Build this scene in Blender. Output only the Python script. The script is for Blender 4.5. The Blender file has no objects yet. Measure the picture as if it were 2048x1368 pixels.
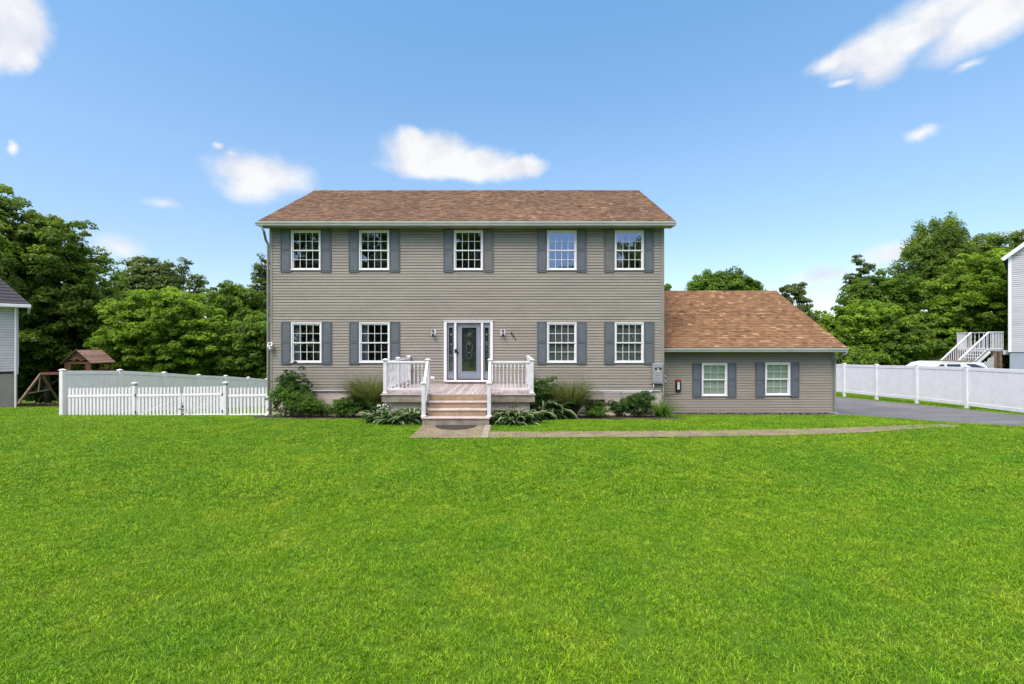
import bpy, math, random
import numpy as np
from mathutils import Vector, Quaternion, Matrix
random.seed(7); RNG = np.random.default_rng(11)
R = math.radians
scn = bpy.context.scene
COL = scn.collection
F, CX, CY, H = 910.0, 1024.0, 684.0, 2.3
def P(x, y, Y): return Vector(((x-CX)*Y/F, Y, H+(CY-y)*Y/F))
def PX(x, Y): return (x-CX)*Y/F
def PZ(y, Y): return H+(CY-y)*Y/F

# ------------------------------------------------------------------ tagging
def tag(o, label=None, cat=None, group=None, kind=None):
    if label: o['label'] = label
    if cat: o['category'] = cat
    if group: o['group'] = group
    if kind: o['kind'] = kind
    return o
def empty(name, loc=(0, 0, 0), rz=0.0):
    o = bpy.data.objects.new(name, None); COL.objects.link(o)
    o.location = loc; o.rotation_euler = (0, 0, rz); return o
def thing(name, label, cat, loc=(0, 0, 0), rz=0.0, group=None):
    return tag(empty(name, loc, rz), label, cat, group)
def copy_tree(o, parent=None):
    c = o.copy(); COL.objects.link(c); c.parent = parent
    for ch in list(o.children): copy_tree(ch, c)
    return c

# ------------------------------------------------------------------ mesh builder
class MB:
    def __init__(s): s.v = []; s.f = []; s.m = []; s.t = []; s.sm = []
    def face(s, pts, m=0, t=0.5, smooth=False):
        b = len(s.v); s.v += [tuple(p) for p in pts]; s.f.append(tuple(range(b, b+len(pts)))); s.m.append(m); s.t.append(t); s.sm.append(smooth)
    def box(s, x0, x1, y0, y1, z0, z1, m=0, M=None, t=0.5, bev=0.0):
        if x0 > x1: x0, x1 = x1, x0
        if y0 > y1: y0, y1 = y1, y0
        if z0 > z1: z0, z1 = z1, z0
        b = len(s.v)
        if bev <= 0:
            vs = [(x, y, z) for z in (z0, z1) for (x, y) in ((x0, y0), (x1, y0), (x1, y1), (x0, y1))]
            fs = [(3, 2, 1, 0), (4, 5, 6, 7), (0, 1, 5, 4), (1, 2, 6, 5), (2, 3, 7, 6), (3, 0, 4, 7)]
        else:
            e = min(bev, (x1-x0)*.45, (y1-y0)*.45, (z1-z0)*.45); vs = []; fs = []
            def ring(z, o): return [(x0+e-o if False else x, y, z) for (x, y) in ((x0+o, y0+e+0), (x0+e, y0+o), (x1-e, y0+o), (x1-o, y0+e), (x1-o, y1-e), (x1-e, y1-o), (x0+e, y1-o), (x0+o, y1-e))]
            vs = ring(z0, e) + ring(z0+e, 0) + ring(z1-e, 0) + ring(z1, e)
            fs = [tuple(range(7, -1, -1)), tuple(range(24, 32))]
            for k in range(3):
                for i in range(8): fs.append((k*8+i, k*8+(i+1) % 8, (k+1)*8+(i+1) % 8, (k+1)*8+i))
        if M is not None: vs = [tuple(M @ Vector(p)) for p in vs]
        s.v += vs
        for f in fs: s.f.append(tuple(b+i for i in f)); s.m.append(m); s.t.append(t); s.sm.append(False)
    def beam(s, a, b, w, h, m=0, t=0.5, up=(0, 0, 1), bev=0.0):
        a, b = Vector(a), Vector(b); d = b-a; L = d.length; d.normalize(); u = Vector(up)
        sx = d.cross(u)
        if sx.length < 1e-4: sx = d.cross(Vector((1, 0, 0)))
        sx.normalize(); uz = sx.cross(d)
        M = Matrix((( sx.x, d.x, uz.x, a.x), (sx.y, d.y, uz.y, a.y), (sx.z, d.z, uz.z, a.z), (0, 0, 0, 1)))
        s.box(-w/2, w/2, 0, L, -h/2, h/2, m, M, t, bev)
    def tube(s, pts, rad, n=8, m=0, t=0.5, caps=True):
        pts = [Vector(p) for p in pts]
        if not hasattr(rad, '__len__'): rad = [rad]*len(pts)
        b = len(s.v); pu = None
        for i, p in enumerate(pts):
            d = (pts[min(i+1, len(pts)-1)]-pts[max(i-1, 0)]).normalized()
            u = pu if pu is not None else (Vector((1, 0, 0)) if abs(d.x) < .9 else Vector((0, 1, 0)))
            u = (u-d*u.dot(d)).normalized(); pu = u; w = d.cross(u)
            for k in range(n):
                a = 2*math.pi*k/n; s.v.append(tuple(p+(u*math.cos(a)+w*math.sin(a))*rad[i]))
        for i in range(len(pts)-1):
            for k in range(n):
                s.f.append((b+i*n+k, b+i*n+(k+1) % n, b+(i+1)*n+(k+1) % n, b+(i+1)*n+k)); s.m.append(m); s.t.append(t); s.sm.append(True)
        if caps:
            s.f.append(tuple(b+k for k in range(n-1, -1, -1))); s.m.append(m); s.t.append(t); s.sm.append(False)
            e = b+(len(pts)-1)*n; s.f.append(tuple(e+k for k in range(n))); s.m.append(m); s.t.append(t); s.sm.append(False)
    def lathe(s, c, prof, n=12, m=0):
        s.tube([(c[0], c[1], c[2]+z) for r, z in prof], [r for r, z in prof], n, m)
    def prism(s, poly, a, b, m=0, axis='x', t=0.5):
        n = len(poly)
        def mk(u, v, w): return (w, u, v) if axis == 'x' else ((u, w, v) if axis == 'y' else (u, v, w))
        A = [mk(u, v, a) for u, v in poly]; B = [mk(u, v, b) for u, v in poly]
        s.face(A[::-1], m, t); s.face(B, m, t)
        for i in range(n): s.face([A[i], A[(i+1) % n], B[(i+1) % n], B[i]], m, t)
    def build(s, name, mats, parent=None, loc=None):
        me = bpy.data.meshes.new(name); me.from_pydata(s.v, [], s.f)
        if not isinstance(mats, (list, tuple)): mats = [mats]
        for m in mats: me.materials.append(m)
        me.polygons.foreach_set('material_index', s.m); me.polygons.foreach_set('use_smooth', s.sm)
        at = me.attributes.new('tint', 'FLOAT', 'FACE'); at.data.foreach_set('value', s.t)
        me.update()
        o = bpy.data.objects.new(name, me); COL.objects.link(o); o.parent = parent
        if loc is not None: o.location = loc
        return o

# ------------------------------------------------------------------ materials
def new_mat(name):
    m = bpy.data.materials.new(name); m.use_nodes = True; nt = m.node_tree
    b = nt.nodes['Principled BSDF']; return m, nt, b
def N(nt, t, **k):
    n = nt.nodes.new(t)
    for a, v in k.items(): setattr(n, a, v)
    return n
def c4(c): return (c[0], c[1], c[2], 1)
def mix(nt, fac, a, b, bt='MIX'):
    n = N(nt, 'ShaderNodeMix', data_type='RGBA', blend_type=bt)
    for s, v in ((0, fac), (6, a), (7, b)):
        if hasattr(v, 'is_output'): nt.links.new(v, n.inputs[s])
        elif s == 0: n.inputs[0].default_value = v
        else: n.inputs[s].default_value = c4(v)
    return n.outputs[2]
def noise(nt, scale, detail=4, rough=.55, stretch=None, dist=0):
    g = N(nt, 'ShaderNodeNewGeometry'); src = g.outputs['Position']
    if stretch:
        mp = N(nt, 'ShaderNodeMapping'); mp.inputs['Scale'].default_value = stretch; nt.links.new(src, mp.inputs[0]); src = mp.outputs[0]
    n = N(nt, 'ShaderNodeTexNoise'); n.inputs['Scale'].default_value = scale; n.inputs['Detail'].default_value = detail
    n.inputs['Roughness'].default_value = rough; n.inputs['Distortion'].default_value = dist
    nt.links.new(src, n.inputs['Vector']); return n.outputs['Fac']
def ramp(nt, fac, stops):
    r = N(nt, 'ShaderNodeValToRGB'); e = r.color_ramp.elements
    while len(e) < len(stops): e.new(.5)
    for i, (p, c) in enumerate(stops):
        e[i].position = p; e[i].color = c4(c) if hasattr(c, '__len__') else (c, c, c, 1)
    nt.links.new(fac, r.inputs[0]); return r.outputs[0]
def mat(name, c1, c2=None, scale=3, rough=.6, bump=0, bscale=60, stretch=None, spec=.4, metal=0, lo=.35, hi=.65, tint=0):
    m, nt, b = new_mat(name)
    if c2 is None: c2 = tuple(x*.86 for x in c1)
    col = ramp(nt, noise(nt, scale, 5, .6, stretch), [(lo, c1), (hi, c2)])
    if tint:
        a = N(nt, 'ShaderNodeAttribute', attribute_name='tint')
        v = ramp(nt, a.outputs['Fac'], [(0, 1-tint), (1, 1+tint)])
        col = mix(nt, 1.0, col, v, 'MULTIPLY')
    nt.links.new(col, b.inputs['Base Color']); b.inputs['Roughness'].default_value = rough
    b.inputs['Specular IOR Level'].default_value = spec; b.inputs['Metallic'].default_value = metal
    if bump:
        bp = N(nt, 'ShaderNodeBump'); bp.inputs['Strength'].default_value = bump; bp.inputs['Distance'].default_value = .01
        nt.links.new(noise(nt, bscale, 4, .6, stretch), bp.inputs['Height']); nt.links.new(bp.outputs[0], b.inputs['Normal'])
    return m
def leaf_mat(name, dark, light, trans=.48, rough=.55, big=.35):
    m, nt, b = new_mat(name)
    a = N(nt, 'ShaderNodeAttribute', attribute_name='tint')
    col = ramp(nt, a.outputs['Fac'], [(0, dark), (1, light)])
    nz = ramp(nt, noise(nt, big, 3), [(.3, .78), (.7, 1.2)])
    col = mix(nt, 1.0, col, nz, 'MULTIPLY')
    nt.links.new(col, b.inputs['Base Color']); b.inputs['Roughness'].default_value = rough; b.inputs['Specular IOR Level'].default_value = .3
    tr = N(nt, 'ShaderNodeBsdfTranslucent'); c2 = mix(nt, 1.0, col, (1.0, 1.15, .45), 'MULTIPLY'); nt.links.new(c2, tr.inputs[0])
    ms = N(nt, 'ShaderNodeMixShader'); ms.inputs[0].default_value = trans
    nt.links.new(b.outputs[0], ms.inputs[1]); nt.links.new(tr.outputs[0], ms.inputs[2])
    nt.links.new(ms.outputs[0], nt.nodes['Material Output'].inputs[0]); return m
def shingle_mat(name, cols, streak):
    m, nt, b = new_mat(name)
    a = N(nt, 'ShaderNodeAttribute', attribute_name='tint')
    n1 = noise(nt, 34, 3, .7)
    ad = N(nt, 'ShaderNodeMath', operation='MULTIPLY_ADD'); nt.links.new(n1, ad.inputs[0]); ad.inputs[1].default_value = .34
    sb = N(nt, 'ShaderNodeMath', operation='SUBTRACT'); nt.links.new(a.outputs['Fac'], sb.inputs[0]); sb.inputs[1].default_value = .17
    nt.links.new(sb.outputs[0], ad.inputs[2])
    col = ramp(nt, ad.outputs[0], [(i/(len(cols)-1), c) for i, c in enumerate(cols)])
    col = mix(nt, 1.0, col, ramp(nt, noise(nt, .55, 4, .6, (1, .5, .5)), [(.3, tuple(streak)), (.7, (1.1, 1.08, 1.04))]), 'MULTIPLY')
    col = mix(nt, 1.0, col, ramp(nt, noise(nt, 320, 2, .8), [(.3, .72), (.7, 1.25)]), 'MULTIPLY')
    nt.links.new(col, b.inputs['Base Color']); b.inputs['Roughness'].default_value = .92; b.inputs['Specular IOR Level'].default_value = .15
    return m
def glass_mat(name, refl, tintc=(.75, .8, .8), wav=.006, gt=(.93, .95, 1)):
    m, nt, b = new_mat(name); nt.nodes.remove(b)
    t = N(nt, 'ShaderNodeBsdfTransparent'); t.inputs[0].default_value = c4(tintc)
    g = N(nt, 'ShaderNodeBsdfGlossy'); g.inputs['Roughness'].default_value = .015; g.inputs[0].default_value = c4(gt)
    bp = N(nt, 'ShaderNodeBump'); bp.inputs['Strength'].default_value = .35; bp.inputs['Distance'].default_value = wav
    nt.links.new(noise(nt, 3.5, 2, .4), bp.inputs['Height']); nt.links.new(bp.outputs[0], g.inputs['Normal'])
    ms = N(nt, 'ShaderNodeMixShader'); ms.inputs[0].default_value = refl
    nt.links.new(t.outputs[0], ms.inputs[1]); nt.links.new(g.outputs[0], ms.inputs[2]); nt.links.new(ms.outputs[0], nt.nodes['Material Output'].inputs[0]); return m

M = {}
def siding_mat(name, c1, c2):
    m, nt, b = new_mat(name)
    a = N(nt, 'ShaderNodeAttribute', attribute_name='tint')
    col = ramp(nt, noise(nt, .7, 5, .6), [(.35, c1), (.65, c2)])
    col = mix(nt, 1.0, col, ramp(nt, a.outputs['Fac'], [(0, .93), (1, 1.05)]), 'MULTIPLY')
    col = mix(nt, 1.0, col, ramp(nt, noise(nt, 9, 4, .6, (.25, .25, 3)), [(.3, .93), (.7, 1.05)]), 'MULTIPLY')
    nt.links.new(col, b.inputs['Base Color']); b.inputs['Roughness'].default_value = .5; b.inputs['Specular IOR Level'].default_value = .35
    bp = N(nt, 'ShaderNodeBump'); bp.inputs['Strength'].default_value = .25; bp.inputs['Distance'].default_value = .006
    nt.links.new(noise(nt, 14, 3, .6, (.5, 1, 4)), bp.inputs['Height']); nt.links.new(bp.outputs[0], b.inputs['Normal'])
    return m
M['siding'] = siding_mat('vinyl_siding_taupe', (.33, .288, .246), (.298, .26, .222))
M['siding_wing'] = siding_mat('vinyl_siding_wing', (.345, .292, .24), (.31, .262, .215))
M['siding_grey'] = siding_mat('vinyl_siding_pale_grey', (.60, .565, .59), (.55, .52, .55))
M['lap_shade_dirt'] = mat('shaded_dusty_lap_joint', (.17, .15, .128), (.13, .115, .10), 6, .9)  # shadow line under each lap painted as dark colour, with some grime
M['trimtaupe'] = mat('taupe_trim', (.30, .28, .25), None, 2, .5)
M['shutter'] = mat('shutter_blue_grey', (.145, .158, .178), (.12, .133, .15), 4, .55, .15, 200)
M['shutter_weathered'] = mat('shutter_weathered', (.185, .175, .165), (.15, .145, .15), 4, .6, .15, 200)
M['shutter_violet'] = mat('shutter_slate', (.14, .145, .18), (.12, .125, .155), 4, .6, .15, 200)
M['white'] = mat('white_vinyl', (.90, .86, .88), (.83, .79, .82), 3, .4)
M['whitewood'] = mat('painted_white_wood', (.80, .77, .80), (.66, .63, .67), 6, .5, .15, 90)
M['gutter'] = mat('painted_aluminium_gutter', (.66, .66, .65), (.54, .55, .54), 1.5, .35)
M['soffit'] = mat('soffit_vinyl', (.38, .37, .33), (.30, .30, .26), 2, .5)
M['concrete'] = mat('foundation_concrete', (.62, .52, .46), (.50, .42, .37), 2.5, .85, .4, 40)
M['concrete_old'] = mat('weathered_concrete', (.36, .31, .255), (.20, .17, .135), 3.5, .9, .5, 40)
M['riser'] = mat('sandstone_riser', (.42, .30, .19), (.30, .21, .13), 5, .85, .3, 60)
M['tread'] = mat('bluestone_tread', (.55, .45, .42), (.40, .325, .30), 6, .8, .3, 60)
M['deck'] = mat('weathered_deck_board', (.50, .425, .41), (.30, .25, .245), 7, .75, .3, 40, stretch=(3, .5, 1), tint=.2)
M['shingle'] = shingle_mat('asphalt_shingle_brown', [(.09, .052, .036), (.17, .103, .068), (.245, .153, .097), (.345, .23, .14)], (.82, .80, .82))
M['shingle_wing'] = shingle_mat('asphalt_shingle_rust', [(.085, .046, .026), (.18, .102, .058), (.275, .162, .09), (.44, .29, .17)], (.86, .82, .80))
M['shingle_grey'] = shingle_mat('asphalt_shingle_slate', [(.04, .04, .05), (.07, .065, .08), (.10, .095, .115), (.13, .12, .14)], (.9, .9, .9))
M['drip'] = mat('dark_roof_edge', (.05, .045, .045), None, 3, .6)
M['door'] = mat('door_paint_grey_blue', (.27, .285, .34), (.23, .245, .30), 3, .5, .1, 60)
M['black'] = mat('black_metal', (.018, .018, .018), None, 3, .4)
M['metal'] = mat('galvanised_metal', (.45, .46, .48), (.36, .37, .39), 5, .35, metal=.6)
M['meter'] = mat('meter_box_grey', (.33, .34, .37), (.29, .30, .33), 4, .45)
M['red'] = mat('red_plastic', (.28, .05, .04), None, 4, .5)
M['label'] = mat('sticker_white', (.7, .7, .7), None, 40, .5)
M['glass'] = glass_mat('window_glass', .20)
M['glass_blue'] = glass_mat('window_glass_coated', .30, gt=(.72, .76, 1.0))
M['glass_door'] = glass_mat('door_glass', .12, (.6, .65, .62), .02)
M['room'] = mat('dark_room', (.028, .022, .022), (.012, .01, .012), 2, .9)
M['blind_dark'] = mat('closed_blind_grey', (.23, .24, .235), (.19, .20, .195), 3, .6)
M['blind_light'] = mat('closed_blind_pale', (.66, .70, .66), (.58, .62, .58), 3, .6)
M['sheer'] = mat('door_sheer', (.10, .12, .10), (.045, .055, .05), 5, .8, stretch=(1, 1, .5))
M['curtain'] = mat('curtain_blue_grey', (.34, .40, .42), (.20, .24, .25), 12, .8, stretch=(8, 8, .2))
M['muntin_in'] = mat('grille_between_panes', (.58, .62, .58), None, 3, .5)
M['mat'] = mat('door_mat_brown', (.055, .042, .038), (.03, .024, .022), 60, .95, .5, 300)
M['bark'] = mat('tree_bark', (.09, .075, .06), (.045, .038, .03), 6, .9, .6, 30, stretch=(1, 1, .3))
M['cedar'] = mat('stained_cedar', (.20, .085, .055), (.12, .05, .035), 8, .7, .2, 60)
M['cedar_roof'] = mat('weathered_cedar_roof', (.24, .14, .11), (.16, .09, .07), 6, .75, .2, 60, tint=.2)
M['oldwood'] = mat('bleached_timber', (.25, .17, .11), (.14, .09, .06), 6, .8, .3, 60)
M['trampoline'] = mat('black_mesh_mat', (.02, .02, .03), None, 4, .6)
M['greybox'] = mat('dark_grey_cabinet', (.10, .10, .12), (.07, .07, .09), 4, .5)
M['bluegrey_wall'] = mat('painted_block_wall', (.36, .40, .48), (.32, .36, .43), 2, .8)
M['tan_wall'] = mat('stucco_foundation', (.27, .255, .23), (.22, .205, .185), 2, .9, .3, 40)
M['mulch'] = mat('dark_mulch', (.075, .05, .038), (.02, .015, .012), 45, .95, 1.0, 60)
M['carpaint'] = mat('white_car_paint', (.72, .73, .76), None, 3, .25, spec=.6)
M['carglass'] = mat('tinted_car_glass', (.03, .035, .045), None, 3, .08, spec=.8)
M['rubber'] = mat('tyre_rubber', (.02, .02, .02), None, 8, .8)
M['blossom_white'] = mat('white_petals', (.75, .75, .70), None, 8, .6)
M['blossom_red'] = mat('dull_red_petals', (.32, .06, .04), None, 8, .6)
M['twig'] = mat('green_stem', (.09, .12, .04), (.06, .07, .03), 8, .7)

# leaves
M['leaf_dark'] = leaf_mat('leaf_dark', (.07, .125, .02), (.24, .33, .045))
M['leaf_mid'] = leaf_mat('leaf_mid', (.08, .155, .022), (.25, .37, .045))
M['leaf_bright'] = leaf_mat('leaf_bright', (.11, .20, .02), (.34, .48, .045))
M['leaf_grey'] = leaf_mat('leaf_greyish', (.09, .125, .04), (.22, .28, .08))
M['leaf_feather'] = leaf_mat('leaf_feathery', (.10, .16, .03), (.27, .36, .07))
M['leaf_shrub'] = leaf_mat('leaf_shrub', (.025, .065, .014), (.09, .19, .03), big=3)
M['leaf_shrub_b'] = leaf_mat('leaf_shrub_bright', (.05, .12, .02), (.17, .30, .04), big=3)
M['leaf_hosta'] = leaf_mat('leaf_hosta', (.03, .075, .03), (.09, .16, .06), big=3)
M['leaf_cream'] = leaf_mat('leaf_cream_margin', (.16, .20, .10), (.42, .46, .26), .2, big=3)
M['leaf_plume'] = leaf_mat('leaf_ornamental_grass', (.09, .11, .05), (.24, .25, .13), big=3)
M['leaf_straw'] = leaf_mat('leaf_straw', (.18, .14, .07), (.32, .26, .14), big=3)

# ------------------------------------------------------------------ terrain
def sstep(a, b, x):
    t = np.clip((x-a)/(b-a), 0, 1); return t*t*(3-2*t)
def ground(x, y):
    x = np.asarray(x, float); y = np.asarray(y, float)
    t = np.clip((y-12.45)/4.6, 0, 1)
    z = -.45*(t*t*.45+t*.55)
    s = .12+(.05-.12)*sstep(-14, 6, x)
    z = z-s*np.clip(y-17, 0, 45)
    z = z+.22*sstep(-16.8, -20, x)*sstep(14, 18, y)
    z = z+(.018*np.sin(x*.55+.4)*np.cos(y*.6)+.012*np.sin(x*1.3-y*.8))*sstep(12, 10, y)*sstep(11.2, 10, y)
    return z
def gz(x, y): return float(ground(x, y))
def grid_sheet(name, xs, ys, off, material, kind='structure', warp=None):
    X, Y = np.meshgrid(np.array(xs), np.array(ys)); Z = ground(X, Y)+off
    if warp is not None: X, Y = warp(X, Y); Z = ground(X, Y)+off
    nx, ny = len(xs), len(ys)
    co = np.stack([X, Y, Z], -1).reshape(-1, 3)
    f = [(j*nx+i, j*nx+i+1, (j+1)*nx+i+1, (j+1)*nx+i) for j in range(ny-1) for i in range(nx-1)]
    me = bpy.data.meshes.new(name); me.from_pydata(co.tolist(), [], f); me.materials.append(material)
    me.polygons.foreach_set('use_smooth', [True]*len(f)); me.update()
    o = bpy.data.objects.new(name, me); COL.objects.link(o)
    return tag(o, kind=kind) if kind else o

def lawn_col(nt):
    base = ramp(nt, noise(nt, 1.6, 7, .72), [(.26, (.14, .33, .010)), (.5, (.22, .405, .013)), (.66, (.31, .45, .025)), (.80, (.40, .44, .07))])
    big = ramp(nt, noise(nt, .42, 4, .55), [(.32, (.80, .92, .9)), (.68, (1.14, 1.06, 1.0))])
    base = mix(nt, 1.0, base, ramp(nt, noise(nt, 30, 4, .8), [(.34, (.62, .70, .70)), (.5, (1, 1, 1)), (.66, (1.24, 1.16, 1.1))]), 'MULTIPLY')
    return mix(nt, 1.0, base, big, 'MULTIPLY')
m, nt, b = new_mat('lawn_soil'); M['lawn'] = m
col = mix(nt, .85, lawn_col(nt), ramp(nt, noise(nt, 40, 4, .7), [(.3, (.03, .06, .008)), (.7, (.065, .125, .012))]))
nt.links.new(col, b.inputs['Base Color']); b.inputs['Roughness'].default_value = .95; b.inputs['Specular IOR Level'].default_value = .1
m, nt, b = new_mat('grass_blade'); M['blade'] = m
a = N(nt, 'ShaderNodeAttribute', attribute_name='tint')
col = mix(nt, 1.0, lawn_col(nt), ramp(nt, a.outputs['Fac'], [(0, (.30, .40, .5)), (.5, (1, 1, 1)), (.9, (1.75, 1.55, 1.6)), (1, (2.3, 1.5, 4))]), 'MULTIPLY')
nt.links.new(col, b.inputs['Base Color']); b.inputs['Roughness'].default_value = .5; b.inputs['Specular IOR Level'].default_value = .3
tr = N(nt, 'ShaderNodeBsdfTranslucent'); nt.links.new(col, tr.inputs[0])
ms = N(nt, 'ShaderNodeMixShader'); ms.inputs[0].default_value = .3
nt.links.new(b.outputs[0], ms.inputs[1]); nt.links.new(tr.outputs[0], ms.inputs[2]); nt.links.new(ms.outputs[0], nt.nodes['Material Output'].inputs[0])

def spaced(stops):
    out = []
    for (a, b, n) in stops: out += list(np.linspace(a, b, n, endpoint=False))
    return out+[stops[-1][1]]
gx = spaced([(-3000, -300, 9), (-300, -60, 10), (-60, -25, 12), (-25, 25, 100), (25, 60, 12), (60, 300, 10), (300, 3000, 9)])
gy = spaced([(-600, -60, 6), (-60, 0, 10), (0, 34, 85), (34, 62, 14), (62, 300, 12), (300, 3500, 9)])
grid_sheet('ground', gx, gy, 0, M['lawn'])
# distant hill
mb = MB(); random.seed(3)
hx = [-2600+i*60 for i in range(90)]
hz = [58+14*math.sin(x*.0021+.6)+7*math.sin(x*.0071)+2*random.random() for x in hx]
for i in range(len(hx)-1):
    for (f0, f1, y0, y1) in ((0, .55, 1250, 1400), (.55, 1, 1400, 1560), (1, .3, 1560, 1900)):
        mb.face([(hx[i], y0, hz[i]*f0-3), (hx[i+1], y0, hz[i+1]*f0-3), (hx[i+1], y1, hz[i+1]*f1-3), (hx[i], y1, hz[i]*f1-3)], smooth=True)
M['hill'] = mat('far_wooded_hill', (.10, .16, .20), (.08, .13, .16), .02, .95, 0)  # blue of distant haze is put into the hill's own colour
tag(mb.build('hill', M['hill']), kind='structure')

# driveway
m, nt, b = new_mat('asphalt_driveway')
col = ramp(nt, noise(nt, 1.2, 5, .65, (.45, 1.7, 1)), [(.34, (.085, .085, .092)), (.55, (.13, .13, .14)), (.72, (.215, .215, .225))])
col = mix(nt, 1.0, col, ramp(nt, noise(nt, 160, 3, .8), [(.3, .75), (.7, 1.22)]), 'MULTIPLY')
nt.links.new(col, b.inputs['Base Color']); b.inputs['Roughness'].default_value = .8
bp = N(nt, 'ShaderNodeBump'); bp.inputs['Strength'].default_value = .5; bp.inputs['Distance'].default_value = .005
nt.links.new(noise(nt, 180, 3, .7), bp.inputs['Height']); nt.links.new(bp.outputs[0], b.inputs['Normal']); M['asphalt'] = m
DL = [(31, 12.5), (17.5, 12.5), (17.3, 12.0), (16.9, 12.02), (14.9, 12.35), (13.6, 12.6), (12.75, 12.95), (12.3, 13.8), (12.05, 15.5), (11.8, 19.3), (11.0, 26)]
def dl(y):
    ys = [p[0] for p in DL][::-1]; xs = [p[1] for p in DL][::-1]; return np.interp(y, ys, xs)
def in_drive(x, y): return (x > dl(y)) & (x < 19.15) & (y > 11.0) & (y < 31)
ys = np.linspace(11.2, 31, 100); us = np.linspace(0, 1, 16)
grid_sheet('driveway', us, ys, .016, M['asphalt'], warp=lambda U, Y: (dl(Y)+(19.15-dl(Y))*U, Y))

# paver path
m, nt, b = new_mat('brick_pavers')
g = N(nt, 'ShaderNodeNewGeometry'); br = N(nt, 'ShaderNodeTexBrick'); nt.links.new(g.outputs['Position'], br.inputs['Vector'])
br.inputs['Scale'].default_value = 1; br.inputs['Brick Width'].default_value = .2; br.inputs['Row Height'].default_value = .1; br.inputs['Mortar Size'].default_value = .008
br.inputs['Color1'].default_value = c4((.27, .185, .14)); br.inputs['Color2'].default_value = c4((.18, .13, .095)); br.inputs['Mortar'].default_value = c4((.07, .075, .04))
col = mix(nt, ramp(nt, noise(nt, 2.4, 5, .65), [(.40, 0.0), (.62, .7)]), br.outputs['Color'], (.25, .235, .11))
col = mix(nt, 1.0, col, ramp(nt, noise(nt, 28, 4, .7), [(.3, .68), (.7, 1.3)]), 'MULTIPLY')
nt.links.new(col, b.inputs['Base Color']); b.inputs['Roughness'].default_value = .9; M['paver'] = m
bp = N(nt, 'ShaderNodeBump'); bp.inputs['Strength'].default_value = .8; bp.inputs['Distance'].default_value = .01; bp.invert = True
nt.links.new(br.outputs['Fac'], bp.inputs['Height']); nt.links.new(bp.outputs[0], b.inputs['Normal'])
def path_lo(x): return np.interp(x, [-.5, 4, 7, 9, 10.5, 12.1], [10.84, 10.95, 11.15, 11.5, 11.95, 12.3])
def path_hi(x): return np.interp(x, [-.5, 4, 7, 9, 10.5, 12.1], [11.6, 11.68, 11.9, 12.15, 12.45, 12.7])
def in_path(x, y): return ((x > -.6) & (x < 12.1) & (y > path_lo(x)+.10+.10*np.sin(x*2.7)*np.sin(x*1.1+y)) & (y < path_hi(x)-.08-.06*np.sin(x*3.9+1))) | ((x > -2.36) & (x < -.55) & (y > 10.86) & (y < 12.5))
xs = np.linspace(-2.45, -.56, 14); grid_sheet('paver_landing', xs, np.linspace(10.82, 12.46, 12), .02, M['paver'])
xs = np.linspace(-.555, 12.15, 60)
grid_sheet('garden_path', xs, np.linspace(0, 1, 6), .02, M['paver'], warp=lambda X, V: (X, path_lo(X)+(path_hi(X)-path_lo(X))*V))

# mulch beds
def in_bed(x, y):
    lo = np.where(x < -3.0, 14.45+.25*np.sin(x*1.3), np.where(x < 1.0, 12.9+.15*np.sin(x*3), 14.1+.2*np.sin(x*2.1)))
    lo = np.where((x > -3.9) & (x < -2.4), 12.75+.25*np.cos(x*4), lo)
    lo = np.where(x > 5.4, 17.05, lo)
    return (x > -8.8) & (x < 12.4) & (y > lo) & (y < 18)
def bedlo(X):
    y = np.full_like(X, 14.0)
    y = np.where(X < -4.0, 14.5+.2*np.sin(X*1.3), y); y = np.where((X >= -4.0) & (X < .7), 12.95, y); y = np.where(X >= .7, 14.25+.15*np.sin(X*2.1), y)
    return np.where(X > 5.6, 17.0, y)
grid_sheet('mulch_bed', np.linspace(-8.75, 12.35, 150), np.linspace(0, 1, 12), .014, M['mulch'], warp=lambda X, V: (X, bedlo(X)+(17.6-bedlo(X))*V))

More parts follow.
